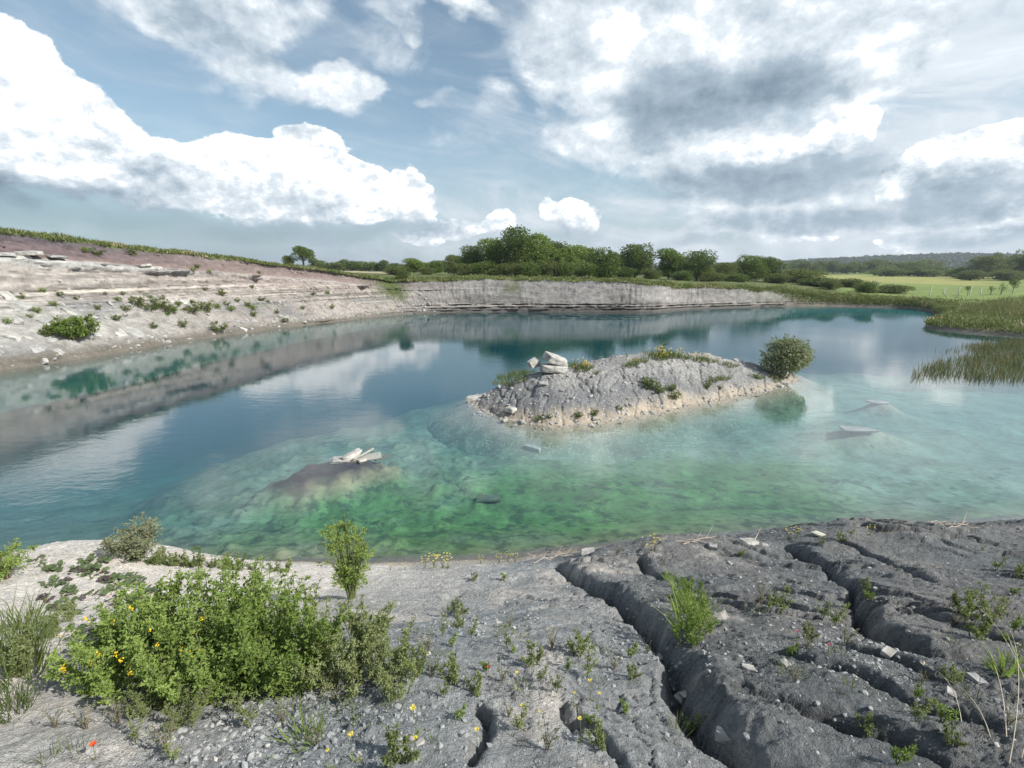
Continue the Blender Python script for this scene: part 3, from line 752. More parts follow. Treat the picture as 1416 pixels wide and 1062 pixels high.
# ================================================================== lake bed and water
SHELF = np.array([(-16, 4), (-11.2, 9), (-10.2, 11), (-9.9, 13), (-9.8, 15.5), (-8.2, 18.0), (-5.2, 20.6), (-3.0, 23.2), (0, 27), (4, 30), (9, 32), (15, 32.2), (20, 31.2), (27, 30.4), (34, 30), (46, 31), (60, 30), (60, 0), (-16, 0)], float)
MOUND = (-5.7, 13.95)
def bed_h(x, y):
    ds = poly_dist(x, y, SHELF) + fbm2(x * .35, y * .35, 3) * .9
    shelf = -.85 + .25 * fbm2(x * .28, y * .28, 3) - .012 * np.clip(x - 4, 0, 40) * 0
    z = np.where(ds > 0, shelf, shelf - 5.6 * sstep(0, 12, -ds))
    w = y - shore_y(x); z = np.maximum(z, -.15 - .30 * np.clip(w, 0, None) ** .9 * 1.0 + 0 * x) * 1.0 if False else np.maximum(z, -.20 - .22 * np.clip(w, -1, None))
    mu = (x - MOUND[0]) * .86 + (y - MOUND[1]) * .5; mv = -(x - MOUND[0]) * .5 + (y - MOUND[1]) * .86; m = np.clip(np.exp(-((mu / 1.65) ** 2 + (mv / .85) ** 2)) + .28 * fbm2(x * 1.4, y * 1.4, 4, .6), 0, 1) * (np.hypot(mu, mv) < 5); z = z + np.minimum(m * 1.6, 1) * (.81 + .05 * fbm2(x * 4, y * 4, 3))
    z = z + .66 * np.exp(-(((x - 14.2) / 1.6) ** 2 + ((y - 18.0) / .8) ** 2)) + .72 * np.exp(-(((x - 17.7) / 1.1) ** 2 + ((y - 21.7) / .6) ** 2))
    return z + fbm2(x * 1.5, y * 1.5, 4) * .05 + fbm2(x * 6, y * 6, 3) * .02 * (z > -2), ds, m

def build_bed():
    nx, ny = 640, 500
    xs = np.concatenate([np.linspace(-60, -16, 40)[:-1], np.linspace(-16, 32, nx - 80), np.linspace(32, 75, 42)[1:]])
    ys = np.concatenate([np.linspace(2, 34, ny - 60), np.linspace(34, 95, 61)[1:]])
    x, y = np.meshgrid(xs, ys)
    z, ds, m = bed_h(x, y)
    def rgb(*c): return np.array(c)
    n = fbm2(x * .3 + 4, y * .3, 4); n2 = fbm2(x * 1.3, y * 1.3, 5, .6)
    silt = rgb(.275, .28, .235); alga = rgb(.105, .175, .072); olive = rgb(.27, .28, .13); dark = rgb(.13, .155, .115)
    zone = np.exp(-(((x - 2.0) / 8.5) ** 2 + ((y - 12.6) / 3.9) ** 2)) * 1.25 + .30 * sstep(22, 12, y) * sstep(22, 10, x) + .35 * np.exp(-(((x + 6) / 3) ** 2 + ((y - 10.5) / 1.6) ** 2)) + .25 * np.exp(-(((x - 8) / 6) ** 2 + ((y - 17) / 4) ** 2))
    ka = np.clip(zone + n * .9 + n2 * .35 - .18, 0, 1)[..., None]
    col = silt * (.80 + .12 * sstep(4, 14, x + .4 * (y - 15)))[..., None]; col = col * (1 - ka) + (alga * (1 + .35 * n2[..., None])) * ka
    w = y - shore_y(x)
    ko = (sstep(2.2, .2, w + n * 1.0) * .85)[..., None]; col = col * (1 - ko) + (rgb(.17, .155, .11) * (1 + .3 * n2[..., None])) * ko
    kd = np.clip(sstep(.15, .45, fbm2(x * .55 + 20, y * .8, 4)) * .65 * sstep(26, 10, y), 0, 1)[..., None]; col = col * (1 - kd) + dark * kd
    kg = (np.exp(-(((x + .5) / 4.5) ** 2 + ((y - 17.2) / 2.2) ** 2)) * .35)[..., None]; col = col * (1 - kg) + rgb(.19, .215, .185) * kg    # greyer silt off the island
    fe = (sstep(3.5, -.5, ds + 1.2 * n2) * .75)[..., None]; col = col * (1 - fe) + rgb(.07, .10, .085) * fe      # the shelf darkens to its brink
    olv = np.clip(sstep(.05, .42, fbm2(x * .9 + 3, y * 1.3, 5, .62)), 0, 1)[..., None] * .55 * sstep(24, 13, y)[..., None]; col = col * (1 - olv) + rgb(.10, .125, .055) * olv
    km = sstep(.20, .42, m + n2 * .34)[..., None]; col = col * (1 - km) + rgb(.034, .028, .030) * (1 + 1.1 * n2[..., None]) * km
    kh = (sstep(.12, .30, m + n2 * .15) * (1 - sstep(.4, .6, m + n2 * .22)))[..., None] * sstep(-7.5, -5, x)[..., None]; col = col * (1 - .75 * kh) + rgb(.25, .225, .14) * .75 * kh
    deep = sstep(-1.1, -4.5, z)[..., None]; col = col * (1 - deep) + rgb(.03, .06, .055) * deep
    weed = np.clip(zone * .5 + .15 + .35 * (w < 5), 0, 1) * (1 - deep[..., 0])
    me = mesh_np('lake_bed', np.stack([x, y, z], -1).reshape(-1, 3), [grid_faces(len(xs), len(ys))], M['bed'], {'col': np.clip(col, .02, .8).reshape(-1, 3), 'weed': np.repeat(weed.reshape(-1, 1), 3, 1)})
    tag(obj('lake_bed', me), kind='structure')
build_bed()

def water_mat():
    m, nt, out = new_mat('clear_lake_water')
    co = coords(nt)
    mp = nt.nodes.new('ShaderNodeMapping'); mp.inputs['Scale'].default_value = (1, 1.9, 1); mp.inputs['Rotation'].default_value = (0, 0, .35); nt.links.new(co, mp.inputs[0])
    h = noise(nt, mp.outputs[0], 4.5, 4, .55, .3) * .6 + noise(nt, mp.outputs[0], 1.1, 3, .5) * 1.4
    calm = noise(nt, co, .06, 3, .5).ss(.38, .62) * .75 + .25
    b = bump(nt, h * calm, .055, .10)
    # reflection by viewing angle, the same from above and below so that sunlight reaches the bed
    ge = nt.nodes.new('ShaderNodeNewGeometry'); dt = nt.nodes.new('ShaderNodeVectorMath'); dt.operation = 'DOT_PRODUCT'
    nt.links.new(ge.outputs['Incoming'], dt.inputs[0]); nt.links.new(b, dt.inputs[1])
    fres = (1.0 - X(dt.outputs['Value']).ab().mn(1.0)).ss(.38, 1.0) * .60 + .025
    tr = nt.nodes.new('ShaderNodeBsdfTransparent'); gl = nt.nodes.new('ShaderNodeBsdfGlossy'); gl.inputs['Roughness'].default_value = .012
    nt.links.new(b, gl.inputs['Normal'])
    mx = nt.nodes.new('ShaderNodeMixShader'); nt.links.new(fres.s, mx.inputs[0]); nt.links.new(tr.outputs[0], mx.inputs[1]); nt.links.new(gl.outputs[0], mx.inputs[2])
    nt.links.new(mx.outputs[0], out.inputs[0])
    ab = nt.nodes.new('ShaderNodeVolumeAbsorption'); ab.inputs['Color'].default_value = (.10, .76, .80, 1); ab.inputs['Density'].default_value = .25
    sc = nt.nodes.new('ShaderNodeVolumeScatter'); sc.inputs['Color'].default_value = (.07, .50, .66, 1); sc.inputs['Density'].default_value = .027; sc.inputs['Anisotropy'].default_value = .0
    ad = nt.nodes.new('ShaderNodeAddShader'); nt.links.new(ab.outputs[0], ad.inputs[0]); nt.links.new(sc.outputs[0], ad.inputs[1]); nt.links.new(ad.outputs[0], out.inputs[1])
    return m
M['water'] = water_mat()
def build_water():
    x0, x1, y0, y1, zb = -55, 72, 5.5, 92, -9
    v = [(x0, y0, 0), (x1, y0, 0), (x1, y1, 0), (x0, y1, 0), (x0, y0, zb), (x1, y0, zb), (x1, y1, zb), (x0, y1, zb)]
    f = [(0, 1, 2, 3), (7, 6, 5, 4), (0, 4, 5, 1), (1, 5, 6, 2), (2, 6, 7, 3), (3, 7, 4, 0)]
    tag(obj('water', mesh_np('water', v, [np.array(f)], M['water'], smooth=False)), kind='structure')
build_water()
# ================================================================== plant materials
def leaf_mat(name, c1, c2, rough=.55, trans=.30, scale=1.5, tip=None):
    m, nt, out = new_mat(name)
    co = coords(nt)
    oi = nt.nodes.new('ShaderNodeObjectInfo')
    n1 = noise(nt, co, scale, 3, .6); n2 = noise(nt, co, scale * 14, 2, .6)
    f = ((n1 - .5) * 1.4 + (n2 - .5) * 1.0 + (X(oi.outputs['Random']) - .5) * .55 + .5).clamp()
    c = mixc(nt, f, c1, c2)
    p = nt.nodes.new('ShaderNodeBsdfPrincipled'); nt.links.new(c, p.inputs['Base Color'])
    p.inputs['Roughness'].default_value = rough; p.inputs['Specular IOR Level'].default_value = .25
    t = nt.nodes.new('ShaderNodeBsdfTranslucent')
    tc = mixc(nt, .5, c, (c2[0] * 1.3, c2[1] * 1.5, c2[2] * .8)); nt.links.new(tc, t.inputs[0])
    mx = nt.nodes.new('ShaderNodeMixShader'); mx.inputs[0].default_value = trans
    nt.links.new(p.outputs[0], mx.inputs[1]); nt.links.new(t.outputs[0], mx.inputs[2]); nt.links.new(mx.outputs[0], out.inputs[0])
    return m

def plain_mat(name, c1, c2, rough=.8, scale=6.0, spec=.3, bs=.4, bd=.01):
    m, nt, out = new_mat(name); co = coords(nt)
    n = noise(nt, co, scale, 6, .62); n2 = noise(nt, co, scale * 6, 4, .6)
    principled(nt, out, mixc(nt, (n.ss(.3, .7) * .7 + (n2 - .5) * .6 + .15).clamp(), c1, c2), rough, spec, bump(nt, n * .6 + n2 * .4, bs, bd))
    return m

M['tree_a'] = leaf_mat('dark_tree_leaves', (.060, .092, .022), (.155, .210, .055), scale=.5)
M['tree_b'] = leaf_mat('bright_tree_leaves', (.095, .150, .030), (.225, .295, .075), scale=.5)
M['tree_c'] = leaf_mat('olive_tree_leaves', (.080, .105, .032), (.185, .215, .075), scale=.5)
M['wood_leaves'] = leaf_mat('far_wood_leaves', (.045, .075, .040), (.085, .120, .065), trans=.15, scale=.03)
M['bark'] = plain_mat('bark', (.06, .048, .036), (.14, .115, .09), .9, 5)
M['herb'] = leaf_mat('fresh_herb_leaves', (.110, .165, .035), (.300, .390, .110), scale=3)
M['herb2'] = leaf_mat('grey_green_herb_leaves', (.145, .175, .070), (.290, .325, .150), scale=3)
M['willow'] = leaf_mat('willow_leaves', (.075, .110, .030), (.190, .230, .085), scale=3)
M['sallow'] = leaf_mat('grey_sallow_leaves', (.140, .160, .090), (.300, .320, .200), scale=2)
M['grass'] = leaf_mat('grass_blades', (.070, .100, .026), (.165, .200, .062), scale=.6, trans=.25)
M['grass_dry'] = leaf_mat('dry_grass_blades', (.22, .19, .10), (.42, .37, .22), scale=.6, trans=.2)
M['reed'] = leaf_mat('reed_blades', (.055, .075, .025), (.150, .165, .065), scale=.5, trans=.25)
M['reed_dry'] = leaf_mat('dry_reed_blades', (.17, .135, .065), (.36, .29, .15), scale=.5, trans=.2)
M['colt'] = leaf_mat('coltsfoot_leaves', (.060, .095, .040), (.130, .175, .075), .7, .2, 9)
M['colt_p'] = leaf_mat('purplish_coltsfoot_leaves', (.050, .030, .045), (.105, .080, .085), .7, .15, 9)
M['stem'] = plain_mat('green_stem', (.10, .14, .05), (.19, .20, .09), .7, 20)
M['stem_br'] = plain_mat('brown_stem', (.12, .09, .06), (.24, .19, .13), .8, 20)
M['stem_dry'] = plain_mat('dry_stem', (.38, .33, .24), (.60, .55, .44), .8, 20)
M['yellow'] = leaf_mat('yellow_petals', (.75, .48, .015), (.90, .66, .04), .6, .25, 20)
M['yellow_p'] = leaf_mat('pale_yellow_petals', (.72, .60, .10), (.88, .76, .22), .6, .25, 20)
M['red'] = leaf_mat('red_petals', (.70, .045, .015), (.90, .13, .03), .6, .3, 20)
M['pink'] = leaf_mat('pink_petals', (.70, .10, .20), (.85, .20, .32), .6, .3, 20)
M['stone'] = plain_mat('pale_limestone', (.20, .19, .17), (.56, .55, .52), .85, 3.0, bs=.7, bd=.03)
M['stone_g'] = plain_mat('grey_marl_stone', (.20, .205, .205), (.42, .41, .395), .9, 4.0, bs=.7, bd=.02)
M['crumb'] = plain_mat('marl_crumb', (.15, .165, .178), (.38, .378, .37), .95, 1.2, bs=.6, bd=.01)
M['stone_w'] = plain_mat('algae_stained_stone', (.30, .30, .22), (.62, .61, .54), .85, 2.5, bs=.7, bd=.02)
M['plank'] = plain_mat('weathered_board', (.28, .26, .22), (.50, .47, .41), .85, 8)
M['plank_d'] = plain_mat('dark_wet_board', (.06, .065, .05), (.14, .15, .10), .6, 8)
M['post'] = plain_mat('pale_post_wood', (.45, .43, .38), (.68, .66, .60), .8, 8)
M['drift'] = plain_mat('bleached_driftwood', (.36, .29, .23), (.60, .50, .42), .85, 14)
M['dark'] = plain_mat('dark_concrete', (.035, .035, .035), (.075, .072, .068), .9, 6)

# ================================================================== plant makers (each returns the finished thing; copies share its meshes)
def sph(n, rng):
    v = rng.normal(size=(n, 3)); return v / np.linalg.norm(v, axis=1)[:, None]

def make_tree(name, cat, label, h, w, mat, seed, leaf=.34, n=2600, trunk=.18, lobes=9, flat=1.0, low=.18, group=None, lean=0.0, sprays=0):
    """A tapered trunk with limbs and a crown of leaf-sized faces set in uneven lobes."""
    rng = np.random.default_rng(seed)
    root = thing(name, (0, 0, 0), label, cat, group)
    t = MB(); c = MB()
    cz = h * (low + (1 - low) * .5)
    t.tube([(0, 0, -.3), (.03 * h * lean, 0, h * low * .8), (.08 * h * lean, .02, h * .45), (.13 * h * lean, 0, h * .75)], [trunk * 1.25, trunk, trunk * .7, trunk * .25], 7)
    L = []
    for k in range(lobes):
        a = rng.uniform(0, 2 * np.pi); rr = rng.uniform(.15, .62) * w / 2; zz = h * (low + (1 - low) * rng.uniform(.18, .82))
        lim = math.sin(math.pi * min(.97, max(.06, (zz / h - low * .6) / (1.12 - low * .6)))) ** .6
        p = np.array([math.cos(a) * rr * lim + .13 * h * lean * zz / h, math.sin(a) * rr * lim, zz])
        s = w * rng.uniform(.17, .30); L.append((p, s))
        b0 = np.array([.08 * h * lean, 0, h * rng.uniform(low * .7, max(low * .9, .42))])
        t.tube([b0, (b0 + p) / 2 + np.array([0, 0, -.03 * h]), p], [trunk * .42, trunk * .26, trunk * .06], 5)
    L.append((np.array([.12 * h * lean, 0, h * .80]), w * .20))
    tot = sum(s ** 2 for _, s in L)
    for p, s in L:
        m = int(n * s * s / tot)
        u = sph(m, rng) * (rng.uniform(.35, 1.0, (m, 1)) ** .45) * s
        u = u * (1 + .45 * fbm2(u[:, :1] * 1.7 / s + seed, (u[:, 1:2] + u[:, 2:]) * 1.7 / s, 2))
        u[:, 2] *= .80 * flat
        q = p + u
        q[:, 2] = np.clip(q[:, 2], h * low * .55, h * 1.02)
        d = u / (np.linalg.norm(u, axis=1)[:, None] + 1e-6) * .6 + rng.normal(size=(m, 3)) * .8
        c.leaves(q, d, leaf * rng.uniform(.6, 1.35, m), leaf * .75 * rng.uniform(.7, 1.2, m), rng=rng)
    for k in range(sprays):                                             # young shoots break the outline
        u = sph(1, rng)[0]; u[2] = abs(u[2]) * 1.1 + .15; p0 = np.array([0, 0, h * .35]) + u * [w * .30, w * .30, h * .30]; p1 = p0 + u * rng.uniform(.12, .28) * h + [0, 0, .05 * h]
        t.tube([p0, p1], [trunk * .15, trunk * .06], 3); g = rng.uniform(0, 1, (16, 1)); c.leaves(p0 + (p1 - p0) * g, u * .5 + sph(16, rng) * .7, leaf * .8, leaf * .35, rng=rng)
    obj('trunk', t.mesh('trunk', M['bark']), root); obj('crown', c.mesh('crown', mat, smooth=False), root)
    return root

def make_bush(name, cat, label, h, w, mat, seed, leaf=.10, n=1500, stems=7, narrow=.35, stem_mat=None, group=None, upright=.6, fullness=.5):
    """A multi-stemmed bush: stems fan out from the base and carry leaves along their upper part."""
    rng = np.random.default_rng(seed)
    root = thing(name, (0, 0, 0), label, cat, group)
    t = MB(); c = MB(); per = max(3, n // (stems * 6))
    for k in range(stems):
        a = 2 * np.pi * (k + rng.uniform(-.35, .35)) / stems; r = w / 2 * rng.uniform(.35, 1.0) if k else 0
        top = np.array([math.cos(a) * r, math.sin(a) * r, h * (1 - .30 * (2 * r / w) ** 2) * rng.uniform(.82, 1.02)])
        base = np.array([math.cos(a), math.sin(a), 0]) * w * .04
        mid = base + (top - base) * .5 + np.array([0, 0, h * .10 * (1 - upright)]) - np.array([math.cos(a), math.sin(a), 0]) * r * .18 * upright
        tt = np.linspace(0, 1, 7)[:, None]; path = (1 - tt) ** 2 * base + 2 * tt * (1 - tt) * mid + tt ** 2 * top
        path[0, 2] = -.05
        t.tube(path, np.linspace(.012, .003, 7) * max(h, .6), 5)
        for j in range(6):
            f = rng.uniform(.18 if fullness > .4 else .3, .98); p0 = (1 - f) ** 2 * base + 2 * f * (1 - f) * mid + f ** 2 * top
            dirv = sph(1, rng)[0]; dirv[2] = abs(dirv[2]) * .6 + .25 * upright; dirv[:2] += np.array([math.cos(a), math.sin(a)]) * .3
            tl = w * rng.uniform(.12, .26) * (1.15 - f * .55)
            p1 = p0 + dirv * tl
            t.tube([p0, (p0 + p1) / 2 + [0, 0, tl * .06], p1], [.005 * h, .004 * h, .0015 * h], 3)
            g = rng.uniform(0, 1.05, per)[:, None]
            q = p0 + (p1 - p0) * g + rng.normal(size=(per, 3)) * w * .035 * fullness
            d = (p1 - p0) / tl * .5 + sph(per, rng) * .9
            c.leaves(q, d, leaf * rng.uniform(.6, 1.25, per), leaf * narrow * rng.uniform(.8, 1.2, per), rng=rng)
    obj('stems', t.mesh('stems', stem_mat or M['stem_br']), root); obj('foliage', c.mesh('foliage', mat, smooth=False), root)
    return root

def make_herb(name, cat, label, h, stems, seed, mat, leaf=.035, narrow=.5, spread=.35, density=26, stem_mat=None, group=None, flowers=None, fl_n=0, fl_size=.02, whorl=3, tall=0.0):
    """An upright leafy herb: thin stems with leaflets in threes, optional flower spikes."""
    rng = np.random.default_rng(seed)
    root = thing(name, (0, 0, 0), label, cat, group)
    t = MB(); c = MB(); fl = MB()
    for k in range(stems):
        a = rng.uniform(0, 2 * np.pi); r = spread * math.sqrt(rng.uniform(.02, 1))
        hh = h * rng.uniform(.62, 1.0) * (1 - .35 * (r / spread) ** 2) * (1 + tall * (rng.random() < .15))
        base = np.array([math.cos(a), math.sin(a), 0]) * r * .35; top = np.array([math.cos(a) * r, math.sin(a) * r, hh])
        mid = base * .6 + top * .4 + np.array([0, 0, hh * .12]) + rng.normal(size=3) * [.03, .03, 0]
        tt = np.linspace(0, 1, 6)[:, None]; path = (1 - tt) ** 2 * base + 2 * tt * (1 - tt) * mid + tt ** 2 * top; path[0, 2] = -.04
        t.tube(path, np.linspace(.0035, .0012, 6) * (1 + h), 4)
        f = rng.uniform(.08, 1.0, density)[:, None]
        q0 = (1 - f) ** 2 * base + 2 * f * (1 - f) * mid + f ** 2 * top
        br = sph(density, rng); br[:, 2] = np.abs(br[:, 2]) * .5 + .2
        ln = rng.uniform(.02, .15, (density, 1)) * h * (1.1 - .75 * f)
        q1 = q0 + br * ln
        for w_ in range(whorl):
            for g in (.5, 1.0):
                d = br * .5 + sph(density, rng) * .8
                c.leaves(q0 + (q1 - q0) * g, d, leaf * rng.uniform(.65, 1.2, density), leaf * narrow * rng.uniform(.8, 1.2, density), rng=rng)
    obj('stems', t.mesh('stems', stem_mat or M['stem']), root); obj('foliage', c.mesh('foliage', mat, smooth=False), root)
    for k in range(fl_n if flowers else 0):
        a = rng.uniform(0, 2 * np.pi); r = spread * math.sqrt(rng.uniform(.05, .95)); z = h * rng.uniform(.62, .98) * (1 - .3 * (r / spread) ** 2)
        m = 9; fl = MB(); q = np.array([math.cos(a) * r, math.sin(a) * r, z]) + np.stack([rng.normal(0, fl_size * .3, m), rng.normal(0, fl_size * .3, m), np.linspace(0, fl_size * 2.4, m)], 1)
        fl.leaves(q, sph(m, rng) + [0, 0, .3], fl_size * rng.uniform(.8, 1.2, m), fl_size * .8, rng=rng)
        obj('flower', fl.mesh('flower', flowers, smooth=False), root)
    return root

def make_tuft(name, cat, label, h, n, seed, mat, spread=.12, width=.008, group=None, lean=.5, bend=.35, heads=None):
    """A tuft of grass blades."""
    rng = np.random.default_rng(seed)
    root = thing(name, (0, 0, 0), label, cat, group)
    c = MB(); a = rng.uniform(0, 2 * np.pi, n); r = spread * np.sqrt(rng.uniform(0, 1, n))
    p = np.stack([np.cos(a) * r, np.sin(a) * r, np.full(n, -.02)], 1)
    d = np.stack([np.cos(a) * lean * r / spread, np.sin(a) * lean * r / spread, np.ones(n)], 1) + rng.normal(size=(n, 3)) * .16
    c.blades(p, d, h * rng.uniform(.45, 1.05, n), width * rng.uniform(.7, 1.3, n), bend * rng.normal(size=n), rng=rng)
    obj('blades', c.mesh('blades', mat), root)
    if heads:
        for i in rng.integers(0, n, 9):
            f = MB(); q = p[i] + d[i] * h * .9; f.leaves(q + rng.normal(size=(7, 3)) * h * .035, sph(7, rng), h * .10, h * .07, rng=rng)
            obj('flower', f.mesh('flower', heads), root)
    return root

def make_weed(name, cat, label, h, seed, mat, n_br=5, leaf=.022, group=None, stem_mat=None):
    """A thin sparse weed with a few side branches and small leaves."""
    rng = np.random.default_rng(seed); root = thing(name, (0, 0, 0), label, cat, group)
    t = MB(); c = MB()
    for s in range(rng.integers(2, 5)):
        a = rng.uniform(0, 6.28); tip = np.array([math.cos(a) * h * .28, math.sin(a) * h * .28, h * rng.uniform(.6, 1)])
        path = np.array([[0, 0, -.02], tip * [.35, .35, .5], tip]); t.tube(path, [.0030, .0022, .001], 4)
        for k in range(n_br):
            f = rng.uniform(.15, 1); q = tip * [f ** 1.3, f ** 1.3, f]; d = sph(1, rng)[0]; d[2] = abs(d[2]) * .6 + .2; e = q + d * h * rng.uniform(.08, .26) * (1.2 - f)
            t.tube([q, (q + e) / 2, e], [.0018, .0014, .0008], 3)
            m = 7; g = rng.uniform(.1, 1.1, (m, 1)); c.leaves(q + (e - q) * g, d * .6 + sph(m, rng) * .8, leaf * rng.uniform(.6, 1.3, m), leaf * .42, rng=rng)
    obj('stems', t.mesh('stems', stem_mat or M['stem']), root); obj('leaves', c.mesh('leaves', mat, smooth=False), root)
    return root

def make_flower(name, cat, label, h, seed, petal, size=.03, cup=False, group=None, heads=1, mid=None):
    """A flower on a thin stem: petals round a centre, a few leaves at the foot."""
    rng = np.random.default_rng(seed); root = thing(name, (0, 0, 0), label, cat, group)
    t = MB(); f = MB(); c = MB(); z = MB()
    for k in range(heads):
        a = rng.uniform(0, 6.28); off = 0 if heads == 1 else h * .22
        tip = np.array([math.cos(a) * (off + h * .08), math.sin(a) * (off + h * .08), h * (1 if k == 0 else rng.uniform(.65, .95))])
        t.tube([(0, 0, -.02), tip * [.3, .3, .55], tip], [.0028, .0022, .0016], 5)
        if cup:
            for j in range(4):
                b = j * 1.5708 + rng.uniform(-.2, .2); d = np.array([math.cos(b), math.sin(b), 0]); s = np.array([-d[1], d[0], 0])
                g = np.linspace(0, 1, 4); w = np.array([.15, .75, .9, .5]) * size * .75; up = np.array([0, .25, .6, .75]) * size
                pts = []
                for gi, wi, ui in zip(g, w, up): pts += [tip + d * gi * size * .8 + [0, 0, ui] - s * wi * .6, tip + d * gi * size * .8 + [0, 0, ui * .9], tip + d * gi * size * .8 + [0, 0, ui] + s * wi * .6]
                f.add(pts, grid_faces(3, 4))
            z.tube([tip, tip + [0, 0, size * .35]], [size * .16, size * .12], 7)
        else:
            m = 16; b = np.arange(m) * 2 * np.pi / m; d = np.stack([np.cos(b), np.sin(b), np.where(np.arange(m) % 2, .12, .45)], 1)
            f.leaves(np.repeat(tip[None], m, 0) + d * size * .08, d, size * .55, size * .26, droop=.05, rng=rng)
            z.tube([tip - [0, 0, size * .2], tip + [0, 0, size * .10]], [size * .14, size * .2], 8)
    m = 7; b = rng.uniform(0, 6.28, m); d = np.stack([np.cos(b), np.sin(b), rng.uniform(.05, .5, m)], 1)
    c.leaves(np.zeros((m, 3)) + [0, 0, .004], d, h * .28, h * .06, rng=rng)
    obj('stem', t.mesh('stem', M['stem']), root); obj('petals', f.mesh('petals', petal, smooth=False), root)
    obj('flower_centre', z.mesh('flower_centre', mid or petal), root); obj('leaves', c.mesh('leaves', M['herb2'], smooth=False), root)
    return root

def make_coltsfoot(label, seed, mat, n=7, size=.10, group=None):
    """A rosette of big rounded leaves lying close to the silt."""
    rng = np.random.default_rng(seed); root = thing('coltsfoot', (0, 0, 0), label, 'coltsfoot plant', group)
    c = MB(); t = MB()
    for k in range(n):
        a = rng.uniform(0, 6.28); r = size * rng.uniform(.3, 1.9); ctr = np.array([math.cos(a) * r, math.sin(a) * r, size * rng.uniform(.15, .55)])
        s = size * rng.uniform(.55, 1.05); m = 12; b = np.arange(m) * 2 * np.pi / m + a
        rad = s * .55 * (1 + .12 * np.cos(b * 5 - 5 * a)) * np.where(np.abs(np.angle(np.exp(1j * (b - a - np.pi)))) < .3, .55, 1)
        tx, ty = rng.normal(0, .28, 2)
        ring = ctr + np.stack([np.cos(b) * rad, np.sin(b) * rad, tx * np.cos(b) * rad + ty * np.sin(b) * rad + .12 * s * np.cos(2 * b)], 1)
        c.add(np.concatenate([[ctr - [0, 0, s * .06]], ring]), [(0, 1 + j, 1 + (j + 1) % m) for j in range(m)])
        t.tube([(0, 0, -.01), ctr * [.5, .5, .6], ctr], [.003, .0025, .002], 4)
    obj('stems', t.mesh('stems', M['stem_br']), root); obj('leaves', c.mesh('leaves', mat), root)
    return root

# ================================================================== rocks
def rock_mesh(name, dims, seed, mat, sub=4, flat=False):
    """An angular block: the hull of jittered corner points, edges chipped and worn."""
    import bmesh
    rng = np.random.default_rng(seed); bm = bmesh.new()
    pts = []
    for x in (-1, 1):
        for y in (-1, 1):
            for z in (-1, 1):
                c = np.array([x, y, z]) * rng.uniform(.55, 1.0, 3); pts.append(c)
                if rng.random() < .55: pts.append(c * np.array([rng.uniform(.3, .8), 1, rng.uniform(.7, 1)]))
    for k in range(4): pts.append(np.array([rng.uniform(-.9, .9), rng.choice([-1, 1]) * rng.uniform(.8, 1.05), rng.uniform(-.8, .8)]))
    for p in pts: bm.verts.new(p * np.array(dims) / 2)
    r = bmesh.ops.convex_hull(bm, input=bm.verts)
    bmesh.ops.delete(bm, geom=list({g for g in r['geom_interior'] if isinstance(g, bmesh.types.BMVert)}), context='VERTS')
    bmesh.ops.bevel(bm, geom=list(bm.edges), offset=min(dims) * .035, segments=1, affect='EDGES')
    if sub > 2:
        bmesh.ops.triangulate(bm, faces=bm.faces); bmesh.ops.subdivide_edges(bm, edges=bm.edges, cuts=3 if sub > 3 else 1, use_grid_fill=True)
        v = np.array([x.co[:] for x in bm.verts]); q = v / max(dims) * 5
        k = 1 + .10 * fbm2(q[:, 0] + seed, q[:, 1] + q[:, 2] * 1.7, 4)
        for vv, kk in zip(bm.verts, k): vv.co *= kk
    bmesh.ops.triangulate(bm, faces=bm.faces)
    bm.verts.ensure_lookup_table(); bm.verts.index_update()
    v = np.array([x.co[:] for x in bm.verts]); f = np.array([[l.index for l in fc.verts] for fc in bm.faces]); bm.free()
    return mesh_np(name, v, [f], mat, smooth=False)

def rock(name, loc, dims, seed, mat, label, cat='rock', rot=(0, 0, 0), group=None, flat=False, sub=4):
    o = obj(name, rock_mesh(name, dims, seed, mat, sub=sub, flat=flat)); o.location = loc; o.rotation_euler = rot
    return tag(o, label, cat, group)

def board(name, loc, dims, mat, label, cat, rot, group=None, seed=0):
    """A weathered board with worn edges and slight warp."""
    rng = np.random.default_rng(seed); nx, ny = 12, 4; L, W, T = dims
    g = np.stack(np.meshgrid(np.linspace(-L / 2, L / 2, nx), np.linspace(-W / 2, W / 2, ny)), -1).reshape(-1, 2)
    edge = 1 + .10 * noise2(g[:, 0] * 6 + seed, g[:, 1] * 3)
    z = .03 * L * np.sin(g[:, 0] / L * 2.4 + seed) + .06 * g[:, 1] * np.sin(g[:, 0] * 2 / L)
    top = np.stack([g[:, 0], g[:, 1] * edge, z + T / 2], 1); bot = np.stack([g[:, 0], g[:, 1] * edge, z - T / 2], 1); n = nx * ny
    fc = grid_faces(nx, ny); i = np.arange(n).reshape(ny, nx)
    ring = np.concatenate([i[0, :-1], i[:-1, -1], i[-1, ::-1][:-1], i[::-1, 0][:-1]]); r2 = np.roll(ring, -1)
    side = np.stack([ring + n, r2 + n, r2, ring], 1)
    me = mesh_np(name, np.concatenate([top, bot]), [fc, fc[:, ::-1] + n, side], mat, smooth=False)
    o = obj(name, me); o.location = loc; o.rotation_euler = rot
    return tag(o, label, cat, group)

